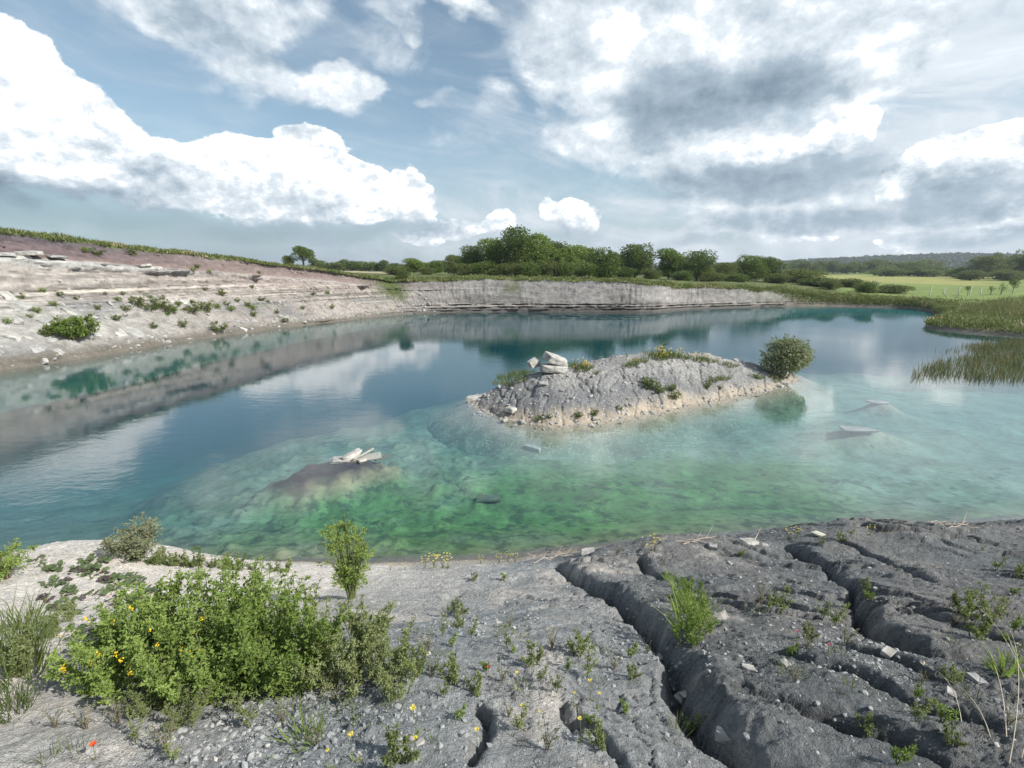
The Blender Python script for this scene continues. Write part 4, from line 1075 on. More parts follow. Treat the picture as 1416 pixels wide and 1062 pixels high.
# cliff look-up: photograph point -> point on the cliff mesh
_q = CLIFF_P[3:].reshape(-1, 3); _rel = _q - [0, 0, CAM_H]
_fw = _rel[:, 1] * math.cos(PITCH) - _rel[:, 2] * math.sin(PITCH); _up = _rel[:, 1] * math.sin(PITCH) + _rel[:, 2] * math.cos(PITCH)
_ok = _fw > 1
_pxs = np.where(_ok, 708 + FPX * _rel[:, 0] / np.where(_ok, _fw, 1), 1e6); _pys = np.where(_ok, 531 - FPX * _up / np.where(_ok, _fw, 1), 1e6)
def cliff_hit(px, py):
    return _q[np.argmin((_pxs - px) ** 2 + (_pys - py) ** 2)].copy()
# ================================================================== trees and bushes round the lake
def ground_far(px, dist):
    """Ground point straight out along photograph column px at a given forward distance."""
    x = (px - 708) / FPX * (dist * math.cos(PITCH)) * 1.0; z, r = land_at([x], [dist])
    return np.array([x, dist, z[0]])
def m_per_px(dist): return dist / FPX * .985

protos = {}
def proto(key, fn):
    """First use hands out the thing itself; later uses copy it."""
    if key not in protos: protos[key] = [fn(), False]
    return protos[key]
def place(key, fn, loc, rotz, scale, label, group=None, tilt=(0, 0)):
    p = proto(key, fn)
    if not p[1]:
        p[1] = True; r = p[0]; r.location = loc; r.rotation_euler = (tilt[0], tilt[1], rotz); r.scale = (scale,) * 3 if np.isscalar(scale) else scale
        r['label'] = label
        if group: r['group'] = group
        return r
    return dup(p[0], loc, rotz, scale, label, group, tilt)

TREES = {'broad': lambda: make_tree('broadleaf_tree', 'tree', '', 10, 10.5, M['tree_a'], 21, .42, 9000, .24, 26, .95, .04),
         'bright': lambda: make_tree('broadleaf_tree', 'tree', '', 10, 9.0, M['tree_b'], 22, .42, 7600, .2, 22, 1.0, .04),
         'round': lambda: make_tree('broadleaf_tree', 'tree', '', 10, 11, M['tree_c'], 23, .42, 8000, .2, 24, .9, .02),
         'tall': lambda: make_tree('broadleaf_tree', 'tree', '', 10, 7.5, M['tree_a'], 24, .40, 6500, .2, 20, 1.1, .04),
         'thorn': lambda: make_tree('thorn_bush', 'bush', '', 10, 13, M['tree_c'], 25, .6, 4200, .3, 18, .85, .0),
         'thornd': lambda: make_tree('thorn_bush', 'bush', '', 10, 13, M['tree_a'], 26, .6, 4200, .3, 18, .85, .0),
         'far': lambda: make_tree('hedgerow_tree', 'tree', '', 10, 11, M['tree_c'], 27, .85, 1300, .3, 12, .9, .0),
         'fard': lambda: make_tree('hedgerow_tree', 'tree', '', 10, 10, M['tree_a'], 28, .85, 1300, .3, 12, .9, .0)}
BANKTREES = 'trees along the far quarry edge'
#   px, forward distance, height px, width px, kind, label
spec = [(628, 118, 30, 34, 'round', 'low olive tree at the left end of the tree belt behind the far cliff'),
        (655, 108, 46, 40, 'broad', 'dark bushy tree just left of the tallest crowns above the far cliff'),
        (684, 104, 58, 42, 'bright', 'tall fresh green tree left of the tallest crown in the belt'),
        (713, 100, 74, 52, 'broad', 'tallest broadleaf tree of the belt above the far cliff'),
        (742, 102, 66, 46, 'bright', 'tall light green tree right of the tallest crown'),
        (766, 106, 56, 40, 'tall', 'narrow dark tree between two broad crowns in the middle of the belt'),
        (788, 104, 50, 42, 'bright', 'leafy green tree at the right shoulder of the tall crowns'),
        (812, 108, 44, 40, 'round', 'olive green round tree behind the dark bush on the cliff edge'),
        (846, 110, 40, 34, 'tall', 'slim dark tree behind the cliff-edge bush'),
        (878, 112, 52, 50, 'broad', 'broad dark tree right of the cliff-edge bush'),
        (925, 114, 48, 36, 'bright', 'pale green tree standing between two dark ones right of the belt middle'),
        (964, 114, 46, 46, 'broad', 'dark round tree right of the pale green one'),
        (1000, 120, 28, 44, 'round', 'low rounded tree in the dip of the belt'),
        (1036, 122, 40, 42, 'broad', 'left tree of the pair at the right end of the belt'),
        (1060, 124, 40, 42, 'tall', 'right tree of the pair at the right end of the belt'),
        (1104, 126, 22, 56, 'thorn', 'low wide thorn bush closing the right end of the belt')]
def put_tree(px, dist, hp, wp, kind, label, group, k):
    g = ground_far(px, dist); s = 1.04 * hp * m_per_px(dist) / 10.0; base_w = {'broad': 9.5, 'bright': 8, 'round': 10, 'tall': 6.5, 'thorn': 13, 'thornd': 13, 'far': 11, 'fard': 10}[kind]
    sw = (1.22 if 'thorn' in kind or 'far' in kind else 1.06) * wp * m_per_px(dist) / base_w
    return place(kind, TREES[kind], (g[0], g[1], g[2] - .1), k * 2.4, (sw, sw, s), label, group)
for k, (px, dist, hp, wp, kind, label) in enumerate(spec): put_tree(px, dist, hp * .86, wp * 1.02, kind, label, BANKTREES, k)
# undergrowth bushes below the belt
for k, (px, dist, hp, wp) in enumerate([(642, 100, 16, 34), (672, 97, 20, 36), (700, 95, 18, 36), (730, 94, 20, 38), (757, 96, 22, 34), (780, 97, 22, 34), (806, 98, 20, 34), (862, 104, 15, 30), (900, 104, 14, 32), (945, 106, 14, 32), (985, 110, 13, 34), (1020, 112, 12, 32), (1078, 116, 14, 34)]):
    put_tree(px, dist, hp, wp, 'thornd' if k % 2 else 'thorn', 'scrubby bush in the undergrowth at the foot of the tree belt', 'undergrowth bushes below the tree belt', k)
for k, (px, dist, hp, wp, kind, label) in enumerate([
        (836, 84, 40, 42, 'thornd', 'dense dark green bush hanging on the brink of the far cliff'),
        (812, 83, 20, 34, 'thornd', 'low bush at the left foot of the dense dark one on the cliff brink'),
        (572, 130, 20, 26, 'bright', 'small pale green tree on the grass behind the cliff corner'),
        (602, 128, 18, 26, 'bright', 'small bright tree between the pale one and the tree belt'),
        (547, 105, 12, 30, 'thorn', 'low yellowish bush on the grass behind the cliff corner'),
        (590, 110, 10, 24, 'thorn', 'second low bush on the grass right of the yellowish one'),
        (1203, 96, 16, 30, 'thornd', 'dark rounded bush on the low bank at the right end of the lake'),
        (1240, 97, 12, 40, 'thorn', 'wide olive bush right of the dark rounded bush on the low bank'),
        (1150, 100, 14, 26, 'thorn', 'bush on the low bank left of the dark rounded bush'),
        (1130, 110, 13, 46, 'thornd', 'dark wide scrub bush where the belt meets the pasture'),
        (556, 73.5, 13, 20, 'thorn', 'small green bush in the grassy slump at the cliff corner'),
        (1175, 112, 12, 40, 'thorn', 'scrub bush behind the dark rounded bush on the low bank')]): put_tree(px, dist, hp, wp, kind, label, None, k + 3)
# the lone leaning tree above the left cliff and its small companion
g = ground_far(421, 118); lone = make_tree('lone_tree', 'tree', 'lone wind-shaped tree with a domed crown on the skyline above the left cliff', 5.4, 6.0, M['tree_a'], 61, .30, 3000, .2, 11, .75, .38, lean=.5)
lone.location = g; lone.rotation_euler = (0, 0, 2.6)
g = ground_far(399, 118); place('round', TREES['round'], g, 1.0, (.30, .30, .30), 'small rounded tree beside the lone wind-shaped tree on the skyline')
# distant hedge trees, left of the belt and on the right beyond the pasture
rng = np.random.default_rng(40)
for k, px in enumerate(np.linspace(434, 640, 20)):
    put_tree(px + rng.uniform(-3, 3), 215 + rng.uniform(-12, 25), rng.uniform(11, 17), rng.uniform(16, 26), 'fard' if k % 3 else 'far', 'small distant hedge tree on the horizon between the lone tree and the belt', 'distant hedge trees left of the belt', k)
for k, px in enumerate(np.linspace(1106, 1292, 26)):
    put_tree(px + rng.uniform(-3, 3), 400 + rng.uniform(-20, 60), rng.uniform(11, 18), rng.uniform(14, 26), 'far' if k % 3 else 'fard', 'small distant hedge tree beyond the yellow-green crop field', 'distant hedge trees beyond the crop field', k)
for k, px in enumerate(np.linspace(1215, 1345, 13)):
    put_tree(px + rng.uniform(-3, 3), 290 + rng.uniform(-15, 15), rng.uniform(8, 14), rng.uniform(20, 30), 'far' if k % 2 else 'fard', 'low hedge bush along the far side of the green pasture', 'hedge bushes behind the pasture', k)
for k, (px, dist, hp, wp, kind, label) in enumerate([
        (1362, 235, 30, 44, 'round', 'big rounded tree at the back of the pasture near the right edge'),
        (1392, 240, 30, 36, 'thorn', 'olive bush beside the big rounded tree at the back of the pasture'),
        (1420, 230, 38, 34, 'broad', 'tall dark tree cut by the right edge of the picture'),
        (1377, 330, 30, 15, 'fard', 'slim tree rising behind the big rounded one'),
        (1344, 205, 14, 32, 'thorn', 'low domed bush in front of the big rounded tree'),
        (1395, 205, 14, 46, 'thorn', 'low wide hedge bush near the right edge of the pasture'),
        (1330, 240, 16, 26, 'fard', 'dark small tree left of the big rounded tree')]): put_tree(px, dist, hp, wp, kind, label, None, k + 8)

# the wooded ridge: one far-off wood that reads as a mass
def build_woods():
    rng = np.random.default_rng(50); c = MB(); n = 9000
    az = rng.uniform(-24, 58, n); v = rng.uniform(.0, 1, n) ** .8; dist = 1000 + 700 * v
    ridge = np.interp(az, HILL_AZ, HILL_RIDGE); z = 3 + ridge * sstep(0, .8, v)
    keep = (az > 18) | (v < .5); az, v, dist, z = az[keep], v[keep], dist[keep], z[keep]; n = len(az)
    x = dist * np.sin(np.radians(az)); y = dist * np.cos(np.radians(az)); per = 14
    r = rng.uniform(4.5, 8.0, n); base = np.stack([x, y, z], 1)
    u = sph(n * per, rng); u[:, 2] = np.abs(u[:, 2]); rr = np.repeat(r, per)[:, None]
    q = np.repeat(base, per, 0) + u * rr * [1, 1, 1.15] + [0, 0, 1.5]
    c.leaves(q, u + rng.normal(size=u.shape) * .6, rr[:, 0] * .85, rr[:, 0] * .75, rng=rng)
    tag(obj('woods', c.mesh('woods', M['wood_leaves'], smooth=False)), 'dark blue-green wood covering the far ridge', 'wood', kind='stuff')
build_woods()

# ------------------------------------------------------------------ grass along the edges
def build_grass():
    rng = np.random.default_rng(60); c = MB()
    def put(x, y, z, h, w):
        n = len(x); dry = (fbm2(x * .4, y * .4, 3) + rng.normal(0, .25, n)) > .30
        for m in (0, 1):
            k = dry == bool(m); q = k.sum()
            c.blades(np.stack([x, y, z - .05], 1)[k], rng.normal(size=(q, 3)) * .38 + [0, 0, 1], h[k], w[k], .35 * rng.normal(size=q), m, rng=rng)
    # along the brink of the cliff and bank
    n = 90000; k = rng.integers(0, len(SHP), n); r = rng.exponential(2.4, n) - .25
    B = TOPP[k]; d = SHORE_D[k]; x = B[:, 0] + d[:, 0] * r + rng.normal(0, .15, n); y = B[:, 1] + d[:, 1] * r + rng.normal(0, .15, n)
    z, _ = land_at(x, y); z = np.where(r < .3, np.minimum(z, B[:, 2] + .05), z)
    clump = fbm2(x * .45, y * .45, 4)
    keep = (np.hypot(x, y) > 20) & (y > 5) & (clump > rng.uniform(-.6, .35, n)); x, y, z, clump = x[keep], y[keep], z[keep], clump[keep]; n = len(x)
    dist = np.hypot(x, y); h = rng.uniform(.14, .42, n) * (1 + .9 * np.clip(clump, -.5, 1))
    put(x, y, z, h, .035 + .0008 * dist)
    # rough grass of the low bank on the right, thickening away from the bare face
    n = 34000; k = rng.integers(np.argmax(SHP[:, 0] > 40), np.argmax((SHP[:, 0] > 52) & (SHP[:, 1] < 30)), n); t = rng.uniform(.12, 1, n)
    kk = rng.uniform(0, 1, n) > SHP[k, 5] * 1.5 - .75 * (t - .4); k, t = k[kk], t[kk]
    P = CLIFF_P[3 + (t * (TOP_N - 1)).astype(int), k] + rng.normal(size=(len(k), 3)) * [.15, .15, 0]
    put(P[:, 0], P[:, 1], P[:, 2], rng.uniform(.15, .55, len(P)) * (1 + .6 * fbm2(P[:, 0] * .5, P[:, 1] * .5, 3)), np.full(len(P), .085))
    n = 30000; az = np.radians(rng.uniform(28, 52, n)); dist = rng.uniform(58, 112, n); x = dist * np.sin(az); y = dist * np.cos(az); z, r = land_at(x, y)
    kk = (r > .3) & (r < 24) & (fbm2(x * .3, y * .3, 3) > rng.uniform(-.6, .5, n)); x, y, z = x[kk], y[kk], z[kk]
    put(x, y, z, rng.uniform(.12, .55, len(x)) * (1 + .8 * fbm2(x * .25, y * .25, 3)), np.full(len(x), .10))
    tag(obj('grass', c.mesh('grass', [M['grass'], M['grass_dry']])), 'rough green grass along the brink of the quarry', 'grass', kind='stuff')
build_grass()

# ------------------------------------------------------------------ reed beds in the water on the right
def reed_bed(name, label, poly, n, h, seed, zfun, mat):
    rng = np.random.default_rng(seed); P = np.array([at(a, b, 0)[:2] for a, b in poly]); lo, hi = P.min(0), P.max(0)
    x = rng.uniform(lo[0], hi[0], n * 3); y = rng.uniform(lo[1], hi[1], n * 3)
    d = poly_dist(x, y, P) + fbm2(x * .5, y * .5, 3) * 1.0; k = (d > 0) & (fbm2(x * .7 + 4, y * .7, 3) > rng.uniform(-.75, .1, n * 3)); x, y = x[k][:n], y[k][:n]; n = len(x)
    c = MB(); hh = h * rng.uniform(.5, 1.1, n) * (1 + .4 * fbm2(x * .6, y * .6, 2))
    mi = rng.uniform(0, 1, n) + .5 * fbm2(x * .8, y * .8, 3) > .80
    for m in (0, 1):
        q = mi == bool(m); c.blades(np.stack([x, y, zfun(x, y) - .1], 1)[q], rng.normal(size=(q.sum(), 3)) * .2 + [0, 0, 1], hh[q], .028, .3 * rng.normal(size=q.sum()), m, rng=rng)
    tag(obj(name, c.mesh(name, [mat, M['reed_dry']])), label, 'reed bed', kind='stuff')
reed_bed('reeds', 'reed bed standing in the shallow water at the right edge', [(1262, 521), (1285, 508), (1330, 494), (1345, 486), (1325, 478), (1370, 474), (1440, 470), (1490, 500), (1490, 528), (1416, 527), (1330, 524)], 11000, .95, 70, lambda x, y: 0 * x - .3, M['reed'])
reed_bed('thin_reeds', 'thin scattered reeds left of the main reed bed', [(1300, 488), (1312, 482), (1335, 482), (1335, 489)], 90, .8, 71, lambda x, y: 0 * x - .3, M['reed'])
reed_bed('marsh_plants', 'rough marsh plants on the spit by the right shore', [(1320, 446), (1330, 434), (1380, 426), (1440, 424), (1480, 445), (1460, 470), (1400, 456), (1370, 450)], 12000, .9, 72, lambda x, y: np.maximum(land_at(x, y)[0] * (land_at(x, y)[1] > 0), .1), M['reed'])

# ------------------------------------------------------------------ posts, saplings and scraps on the pasture side
def post(px, dist, h, label, lean=0.0):
    g = ground_far(px, dist); b = MB(); b.tube([(0, 0, -.2), (0, 0, h * .97), (0, 0, h)], [.09, .085, .05], 8)
    o = obj('fence_post', b.mesh('fence_post', M['post'])); o.location = g; o.rotation_euler = (lean, lean * .6, 0)
    return tag(o, label, 'post', 'pale posts at the edge of the pasture')
for k, px in enumerate([1217, 1240, 1292, 1312, 1332, 1348, 1363, 1378, 1391, 1408]):
    post(px, 92 if k > 1 else 128, 1.35 + .2 * (k % 3), 'pale wooden post at the near edge of the pasture' if k > 1 else 'pale post far out in the pasture beyond the lake end', .03 * ((k % 3) - 1))
board('loose_board', ground_far(1314, 88) + [0, 0, .35], (2.4, .22, .05), M['post'], 'pale loose board lying tilted in the rough grass before the posts', 'board', (0, .35, .5), seed=3)
for k, (px, s, lab) in enumerate([(1408, 1.0, 'dense dark sapling beside the last pale post'), (1392, .75, 'thin sapling tied to a post left of the dense dark one'), (1377, .6, 'small sapling among the pale posts'), (1345, .6, 'sapling between the two leftmost near posts')]):
    r = make_tree('sapling', 'young tree', lab, 3.1 * s, 2.0 * s, M['tree_a'] if k == 0 else M['tree_b'], 80 + k, .20, 420 if k == 0 else 130, .04, 6, 1.0, .35); r.location = ground_far(px, 91.0)
gb = np.array([at(1256, 423)[0], at(1256, 423)[1], 0.0])
cv = thing('culvert', gb + [0, 0, .0], 'dark square culvert mouth in the low bank at the right end of the lake', 'culvert')
def box(b, c, s, m=0):
    x, y, z = np.array(s) / 2; v = np.array([(-x, -y, -z), (x, -y, -z), (x, y, -z), (-x, y, -z), (-x, -y, z), (x, -y, z), (x, y, z), (-x, y, z)]) + c
    b.add(v, [(3, 2, 1, 0), (4, 5, 6, 7), (0, 1, 5, 4), (1, 2, 6, 5), (2, 3, 7, 6), (3, 0, 4, 7)], m)
b = MB(); box(b, (-1.0, .6, .45), (.25, 2.2, 1.3)); obj('side_wall', b.mesh('side_wall', M['dark'], False), cv); b = MB(); box(b, (1.0, .6, .45), (.25, 2.2, 1.3)); obj('side_wall', b.mesh('side_wall', M['dark'], False), cv)
b = MB(); box(b, (0, .6, 1.18), (2.5, 2.3, .16)); obj('top_slab', b.mesh('top_slab', M['dark'], False), cv)
b = MB(); box(b, (0, 1.75, .45), (1.72, .1, 1.28)); obj('back_wall', b.mesh('back_wall', M['dark'], False), cv)

# ------------------------------------------------------------------ left cliff: bush, tufts, slabs
p = cliff_hit(106, 470); bb = make_bush('arching_bush', 'bush', 'big arching dark green bush low on the left scree face', 1.9, 3.2, M['tree_b'], 90, .26, 2600, 16, .4, upright=.1); bb.location = p - [0, 0, .15]
p = cliff_hit(67, 466); bb = make_bush('arching_bush', 'bush', 'small bush left of the big arching one on the scree', .8, 1.1, M['tree_c'], 91, .16, 500, 7, .4, upright=.3); bb.location = p - [0, 0, .1]
tuft_px = [(580, 435, 1.5), (740, 427, .9), (805, 458, 1.7), (865, 453, 1.5), (900, 437, .9), (925, 386, 1.0), (850, 365, .7), (490, 408, .8), (510, 385, .7), (520, 452, 1.0), (625, 397, .7), (675, 399, .7), (1030, 431, 1.0), (1050, 447, 1.0), (1085, 408, .9),
           (1045, 359, .8), (960, 449, .8), (940, 427, .7), (1050, 472, .9), (1255, 442, .9), (905, 540, 1.7), (820, 271, .8), (800, 288, .7), (405, 222, 1.0), (555, 220, 1.2), (355, 206, 1.1), (905, 220, 1.0), (405, 442, .8), (985, 412, .8), (1150, 460, .9),
           (250, 388, .8), (150, 455, .7), (320, 405, .7), (480, 490, 1.0), (700, 470, 1.0), (640, 520, 1.0), (760, 520, 1.0), (180, 370, .6), (90, 400, .6), (120, 480, .7), (30, 500, .7), (1075, 295, .7), (1300, 385, .9), (1360, 380, .9), (1380, 440, 1.0), (1180, 500, 1.0), (220, 430, .7), (440, 380, .5), (1110, 415, .7), (870, 292, .6), (660, 440, 1.4), (690, 450, 1.5), (720, 455, 1.4), (630, 450, 1.3)]
rng = np.random.default_rng(91)
for k, (zx, zy, s) in enumerate(tuft_px):
    p = cliff_hit(zx / 3, 280 + zy / 3)
    lab = 'small leafy tuft growing on the pale left cliff face' if zy > 300 else 'small dark tuft rooted in the ledge line under the maroon band of the left cliff'
    place('cliff_tuft' + str(k % 3), lambda k=k: make_bush('cliff_tuft', 'plant', '', .8, 1.2, [M['tree_c'], M['tree_b'], M['grass']][k % 3], 92 + k, .17, 240, 6, .4, upright=.3), p - [0, 0, .1], rng.uniform(0, 6), s * rng.uniform(.7, 1.0), lab, 'tufts on the left cliff')
slabs = [(30, 380, 1.5, .35), (85, 425, 1.8, .5), (95, 250, 1.7, .30), (150, 215, 2.2, .35), (260, 225, 1.8, .3), (200, 500, 1.4, .4), (290, 450, 1.2, .4), (330, 400, .8, .3), (500, 540, 1.6, .4), (560, 545, 2.0, .5), (670, 250, 1.6, .3), (690, 268, 1.3, .3), (440, 262, .8, .25), (500, 262, .9, .25),
         (1000, 520, 1.5, .4), (150, 610, 1.3, .4), (50, 555, 1.6, .4), (280, 360, .8, .25), (760, 402, 1.5, .2), (850, 400, 1.2, .2), (1180, 472, 1.8, .3), (30, 240, 1.6, .35), (10, 290, 1.4, .3), (620, 238, 1.6, .28), (120, 560, 1.0, .3), (240, 620, 1.1, .35), (400, 545, 1.0, .3), (70, 490, 1.1, .35)]
_row = CLIFF_P[3 + int(.712 * (TOP_N - 1))]; _rr = _row - [0, 0, CAM_H]; _rpx = 708 + FPX * _rr[:, 0] / np.maximum(_rr[:, 1] * math.cos(PITCH) - _rr[:, 2] * math.sin(PITCH), .5)
for k, (zx, zy, L, T) in enumerate(slabs):
    ledge = zy < 300; p = _row[np.argmin(np.abs(_rpx - zx / 3))].copy() if ledge else cliff_hit(zx / 3, 280 + zy / 3)
    if ledge: p = p + [-.25, 0, (265 - zy) * .012]
    L *= .85
    key = ('ledge_slab' if ledge else 'fallen_slab') + str(k % 4)
    lab = 'pale flat slab jutting from the ledge line near the top of the left cliff' if ledge else 'pale fallen slab lying on the left scree slope'
    nm = 'ledge_slab' if ledge else 'fallen_slab'
    if key not in protos: protos[key] = [tag(obj(nm, rock_mesh(nm, (1, .7, .28), 300 + k, M['stone_g' if k % 3 == 1 else 'stone'], flat=True)), lab, 'rock'), False]
    o = protos[key][0]
    if protos[key][1]: o = o.copy(); C.objects.link(o)
    protos[key][1] = True
    o.location = p + ([-.12, 0, -.08] if ledge else [-.05, 0, -.08]); o.scale = (L, L * .9, T / .28); o.rotation_euler = (rng.uniform(-.1, .1) + (0 if ledge else .0), (.0 if ledge else .5) + rng.uniform(-.1, .1), rng.uniform(-.5, .5) + 1.4 * ledge)
    tag(o, lab, 'rock', 'slabs in the ledge line of the left cliff' if ledge else 'fallen slabs on the left scree')
def rubble(name, label, n, seed, pick, smin, smax, mat, sub=1):
    """Loose rubble nobody could count, one object."""
    import bmesh
    rng = np.random.default_rng(seed); bm = bmesh.new(); bmesh.ops.create_icosphere(bm, subdivisions=sub, radius=1.0)
    v0 = np.array([x.co[:] for x in bm.verts]); f0 = np.array([[l.index for l in fc.verts] for fc in bm.faces]); bm.free()
    P = pick(n, rng); n = len(P); s = smin * (smax / smin) ** (rng.uniform(0, 1, n) ** 2.6)
    A = rng.normal(size=(n, 3, 3)); Qm, _ = np.linalg.qr(A); sc = s[:, None] * rng.uniform(.45, 1.2, (n, 3))
    jit = 1 + rng.uniform(-.28, .28, (n, len(v0), 1))
    v = np.einsum('nij,nkj->nki', Qm, v0[None] * jit * sc[:, None, :]) * [1, 1, .8] + P[:, None, :]
    f = (f0[None] + (np.arange(n) * len(v0))[:, None, None]).reshape(-1, 3)
    tag(obj(name, mesh_np(name, v.reshape(-1, 3), [f], mat, smooth=False)), label, 'rubble', kind='stuff')
def pick_cliff(n, rng):
    k = rng.integers(0, len(SHP), n); k = k[(SHP[k, 4] > .2)]; t = np.minimum(rng.uniform(.02, .75, len(k)), rng.uniform(.02, .75, len(k)))
    keep = fbm2(S_ARC[k] * .25, t * 5, 3) > rng.uniform(-.6, .5, len(k)); k, t = k[keep], t[keep]
    return CLIFF_P[3 + (t * (TOP_N - 1)).astype(int), k]
rubble('scree', 'loose pale scree on the left cliff', 9000, 95, pick_cliff, .03, .30, M['stone_g'])

# ------------------------------------------------------------------ island: rocks, willow, plants
IR = 'pile of pale slabs on the island'
q = island_hit(766, 517)
rock('rock_slab', q + [0, .25, .22], (1.40, .9, .46), 401, M['stone'], 'thick pale slab at the bottom of the pile on the island', rot=(.05, .06, .25), flat=True, group=IR)
rock('rock_slab', q + [.10, .28, .60], (1.30, .85, .50), 402, M['stone'], 'tilted white block on top of the pile on the island', rot=(.1, .32, .2), flat=True, group=IR)
rock('rock_slab', q + [-.95, .55, .38], (.70, .6, .36), 403, M['stone'], 'smaller pale slab leaning at the left of the pile on the island', rot=(.1, -.2, .5), flat=True, group=IR)
for k, (px, py, L, lab) in enumerate([(655, 553, .8, 'flat pale stone at the left tip of the island'), (707, 568, .62, 'white stone near the left foot of the island'), (722, 585, .35, 'small stone in the gravel at the island foot'), (752, 532, .5, 'flat pale stone below the slab pile on the island'), (697, 583, .35, 'rounded pale stone at the left waterline of the island'), (1018, 499, .40, 'white stone on the right crest of the island'), (1083, 531, .55, 'pale stone at the water beside the island bush'), (1079, 535, .4, 'small pale stone at the right tip of the island'), (822, 580, .3, 'little pale stone on the front beach of the island'), (790, 552, .28, 'small white stone on the grey face of the island')]):
    p = island_hit(px, py); rock('stone', p + [0, 0, .06], (L, L * .7, L * .35), 410 + k, M['stone'], lab, 'stone', rot=(.1 * (k % 3), .12 * (k % 2), k), flat=True, sub=3)
def pick_isl(n, rng):
    x = rng.uniform(-2.5, 17.5, n * 2); y = rng.uniform(17, 30, n * 2); z, d = island_h(x, y)
    k = (d > -.25) & ((fbm2(x * .7, y * .7, 3) > rng.uniform(-.4, .7, len(x))) | (d < .5)); return np.stack([x, y, z], 1)[k][:n]
rubble('island_gravel', 'pale gravel and chips over the island', 9000, 96, pick_isl, .010, .13, M['stone_g'])
p = island_hit(1078, 521); bush = make_tree('willow_bush', 'bush', 'rounded grey-green willow bush at the right tip of the island', 2.2, 2.9, M['sallow'], 97, .15, 5200, .05, 22, .95, .05, sprays=70); bush.location = (p[0] + .35, p[1] + .3, max(p[2], .05) - .05)
isl = [(700, 520, 'tuft_long', 1.1), (716, 515, 'tuft_long', 1.2), (730, 513, 'tuft_long', 1.1), (690, 527, 'tuft_long', 1.0), (722, 522, 'tuft_long', 1.0), (708, 528, 'tuft_long', .9), (805, 508, 'ytuft', 1.0), (798, 504, 'ytuft', 1.0), (812, 505, 'ytuft', .8), (876, 500, 'ytuft', .9), (886, 496, 'tuft_long', .9), (905, 490, 'ytuft', 1.2), (920, 489, 'ytuft', 1.3), (932, 490, 'ytuft', 1.1), (912, 493, 'ytuft', .9), (962, 494, 'ytuft', 1.1), (972, 495, 'ytuft', 1.0), (982, 497, 'tuft_long', .9), (1000, 500, 'tuft_long', .8), (1010, 503, 'tuft_long', .8), (945, 492, 'tuft_long', .8),
       (900, 535, 'leafy', 1.3), (912, 540, 'leafy', 1.2), (893, 530, 'leafy', 1.0), (930, 537, 'leafy', .9), (933, 549, 'leafy', .9), (990, 521, 'tuft_long', .8), (1002, 520, 'tuft_long', .8), (980, 523, 'tuft_long', .9), (978, 534, 'leafy', .7), (1042, 518, 'tuft_long', .8), (1050, 519, 'tuft_long', .8), (1072, 523, 'ytuft', .8), (745, 578, 'leafy', .6), (800, 574, 'leafy', .7), (822, 572, 'leafy', .7), (855, 565, 'leafy', .6), (760, 575, 'leafy', .5), (822, 512, 'tuft_long', .6), (995, 535, 'leafy', .5), (870, 503, 'tuft_long', .7)]
rng = np.random.default_rng(98)
for k, (px, py, kind, s) in enumerate(isl):
    p = island_hit(px, py + 3)
    fn = {'tuft_long': lambda: make_tuft('grass_tuft', 'grass tuft', '', .42, 150, 99, M['grass'], .42, .022, lean=.7), 'ytuft': lambda: make_tuft('yellow_flower_clump', 'flowers', '', .40, 130, 100, M['grass'], .40, .02, lean=.6, heads=M['yellow']), 'leafy': lambda: make_bush('low_leafy_plant', 'plant', '', .42, .75, M['willow'], 101, .10, 320, 8, .4, upright=.3)}[kind]
    lab = {'tuft_long': ('green grass tuft on the left shoulder of the island' if px < 740 else 'small green grass tuft on the crest or right slope of the island'), 'ytuft': 'yellow flowering clump along the crest of the island' if px < 1060 else 'yellow clump at the foot of the willow bush', 'leafy': 'low leafy plant on the grey front face of the island' if py < 556 else 'tiny plant just above the front beach of the island'}[kind]
    place(kind + ('2' if k % 2 else ''), fn, p - [0, 0, .03], rng.uniform(0, 6), s * rng.uniform(.8, 1.1), lab, 'plants on the island')
p = island_hit(917, 490); tw = make_weed('tall_weed', 'plant', 'tall thin weed sticking up from the yellow clump on the island crest', .95, 102, M['willow'], 10, .07); tw.location = p
p = island_hit(866, 500); tw = make_weed('tall_weed', 'plant', 'thin weed stem left of the yellow clump on the island crest', .6, 103, M['willow'], 6, .05); tw.location = p

# ------------------------------------------------------------------ things in the water
mb = lambda x, y: float(bed_h(np.array([x]), np.array([y]))[0][0])
p = at(484, 632, .03)
rock('rock_slab', p + [0, 0, .02], (.85, .28, .22), 421, M['stone'], 'long white slab breaking the surface on the dark weedy shoal', rot=(0, -.22, .72), flat=True)
p = at(470, 636, -.02); rock('rock_slab', p, (.7, .5, .10), 422, M['stone_g'], 'flat grey slab half under water left of the long white one', rot=(.05, .1, .3), flat=True)
p = at(500, 636, .02); rock('rock_slab', p, (.36, .22, .10), 423, M['stone'], 'small pale slab right of the long white one on the shoal', rot=(0, .1, .9), flat=True)
p = at(503, 627, .10); board('broken_board', p, (.75, .06, .035), M['plank'], 'thin pale board sticking up over the shoal slabs', 'board', (0, -.25, .85), seed=4)
p = at(508, 631, -.03); board('broken_board', p, (.9, .5, .04), M['plank'], 'wide grey board lying under the surface right of the white slab', 'board', (0, .04, .35), seed=5)
p = at(528, 633, -.06); board('broken_board', p, (.55, .18, .04), M['plank_d'], 'dark short board at the right end of the shoal debris', 'board', (0, .0, .9), seed=6)
x, y, _ = at(678, 677, -.5); z = mb(x, y) + .05
sl = board('sunken_sheet', (x, y, z + .02), (.62, .42, .04), M['plank_d'], 'greenish sunken panel with dark edges in the green shallows', 'sheet', (0, .06, .2), seed=7)
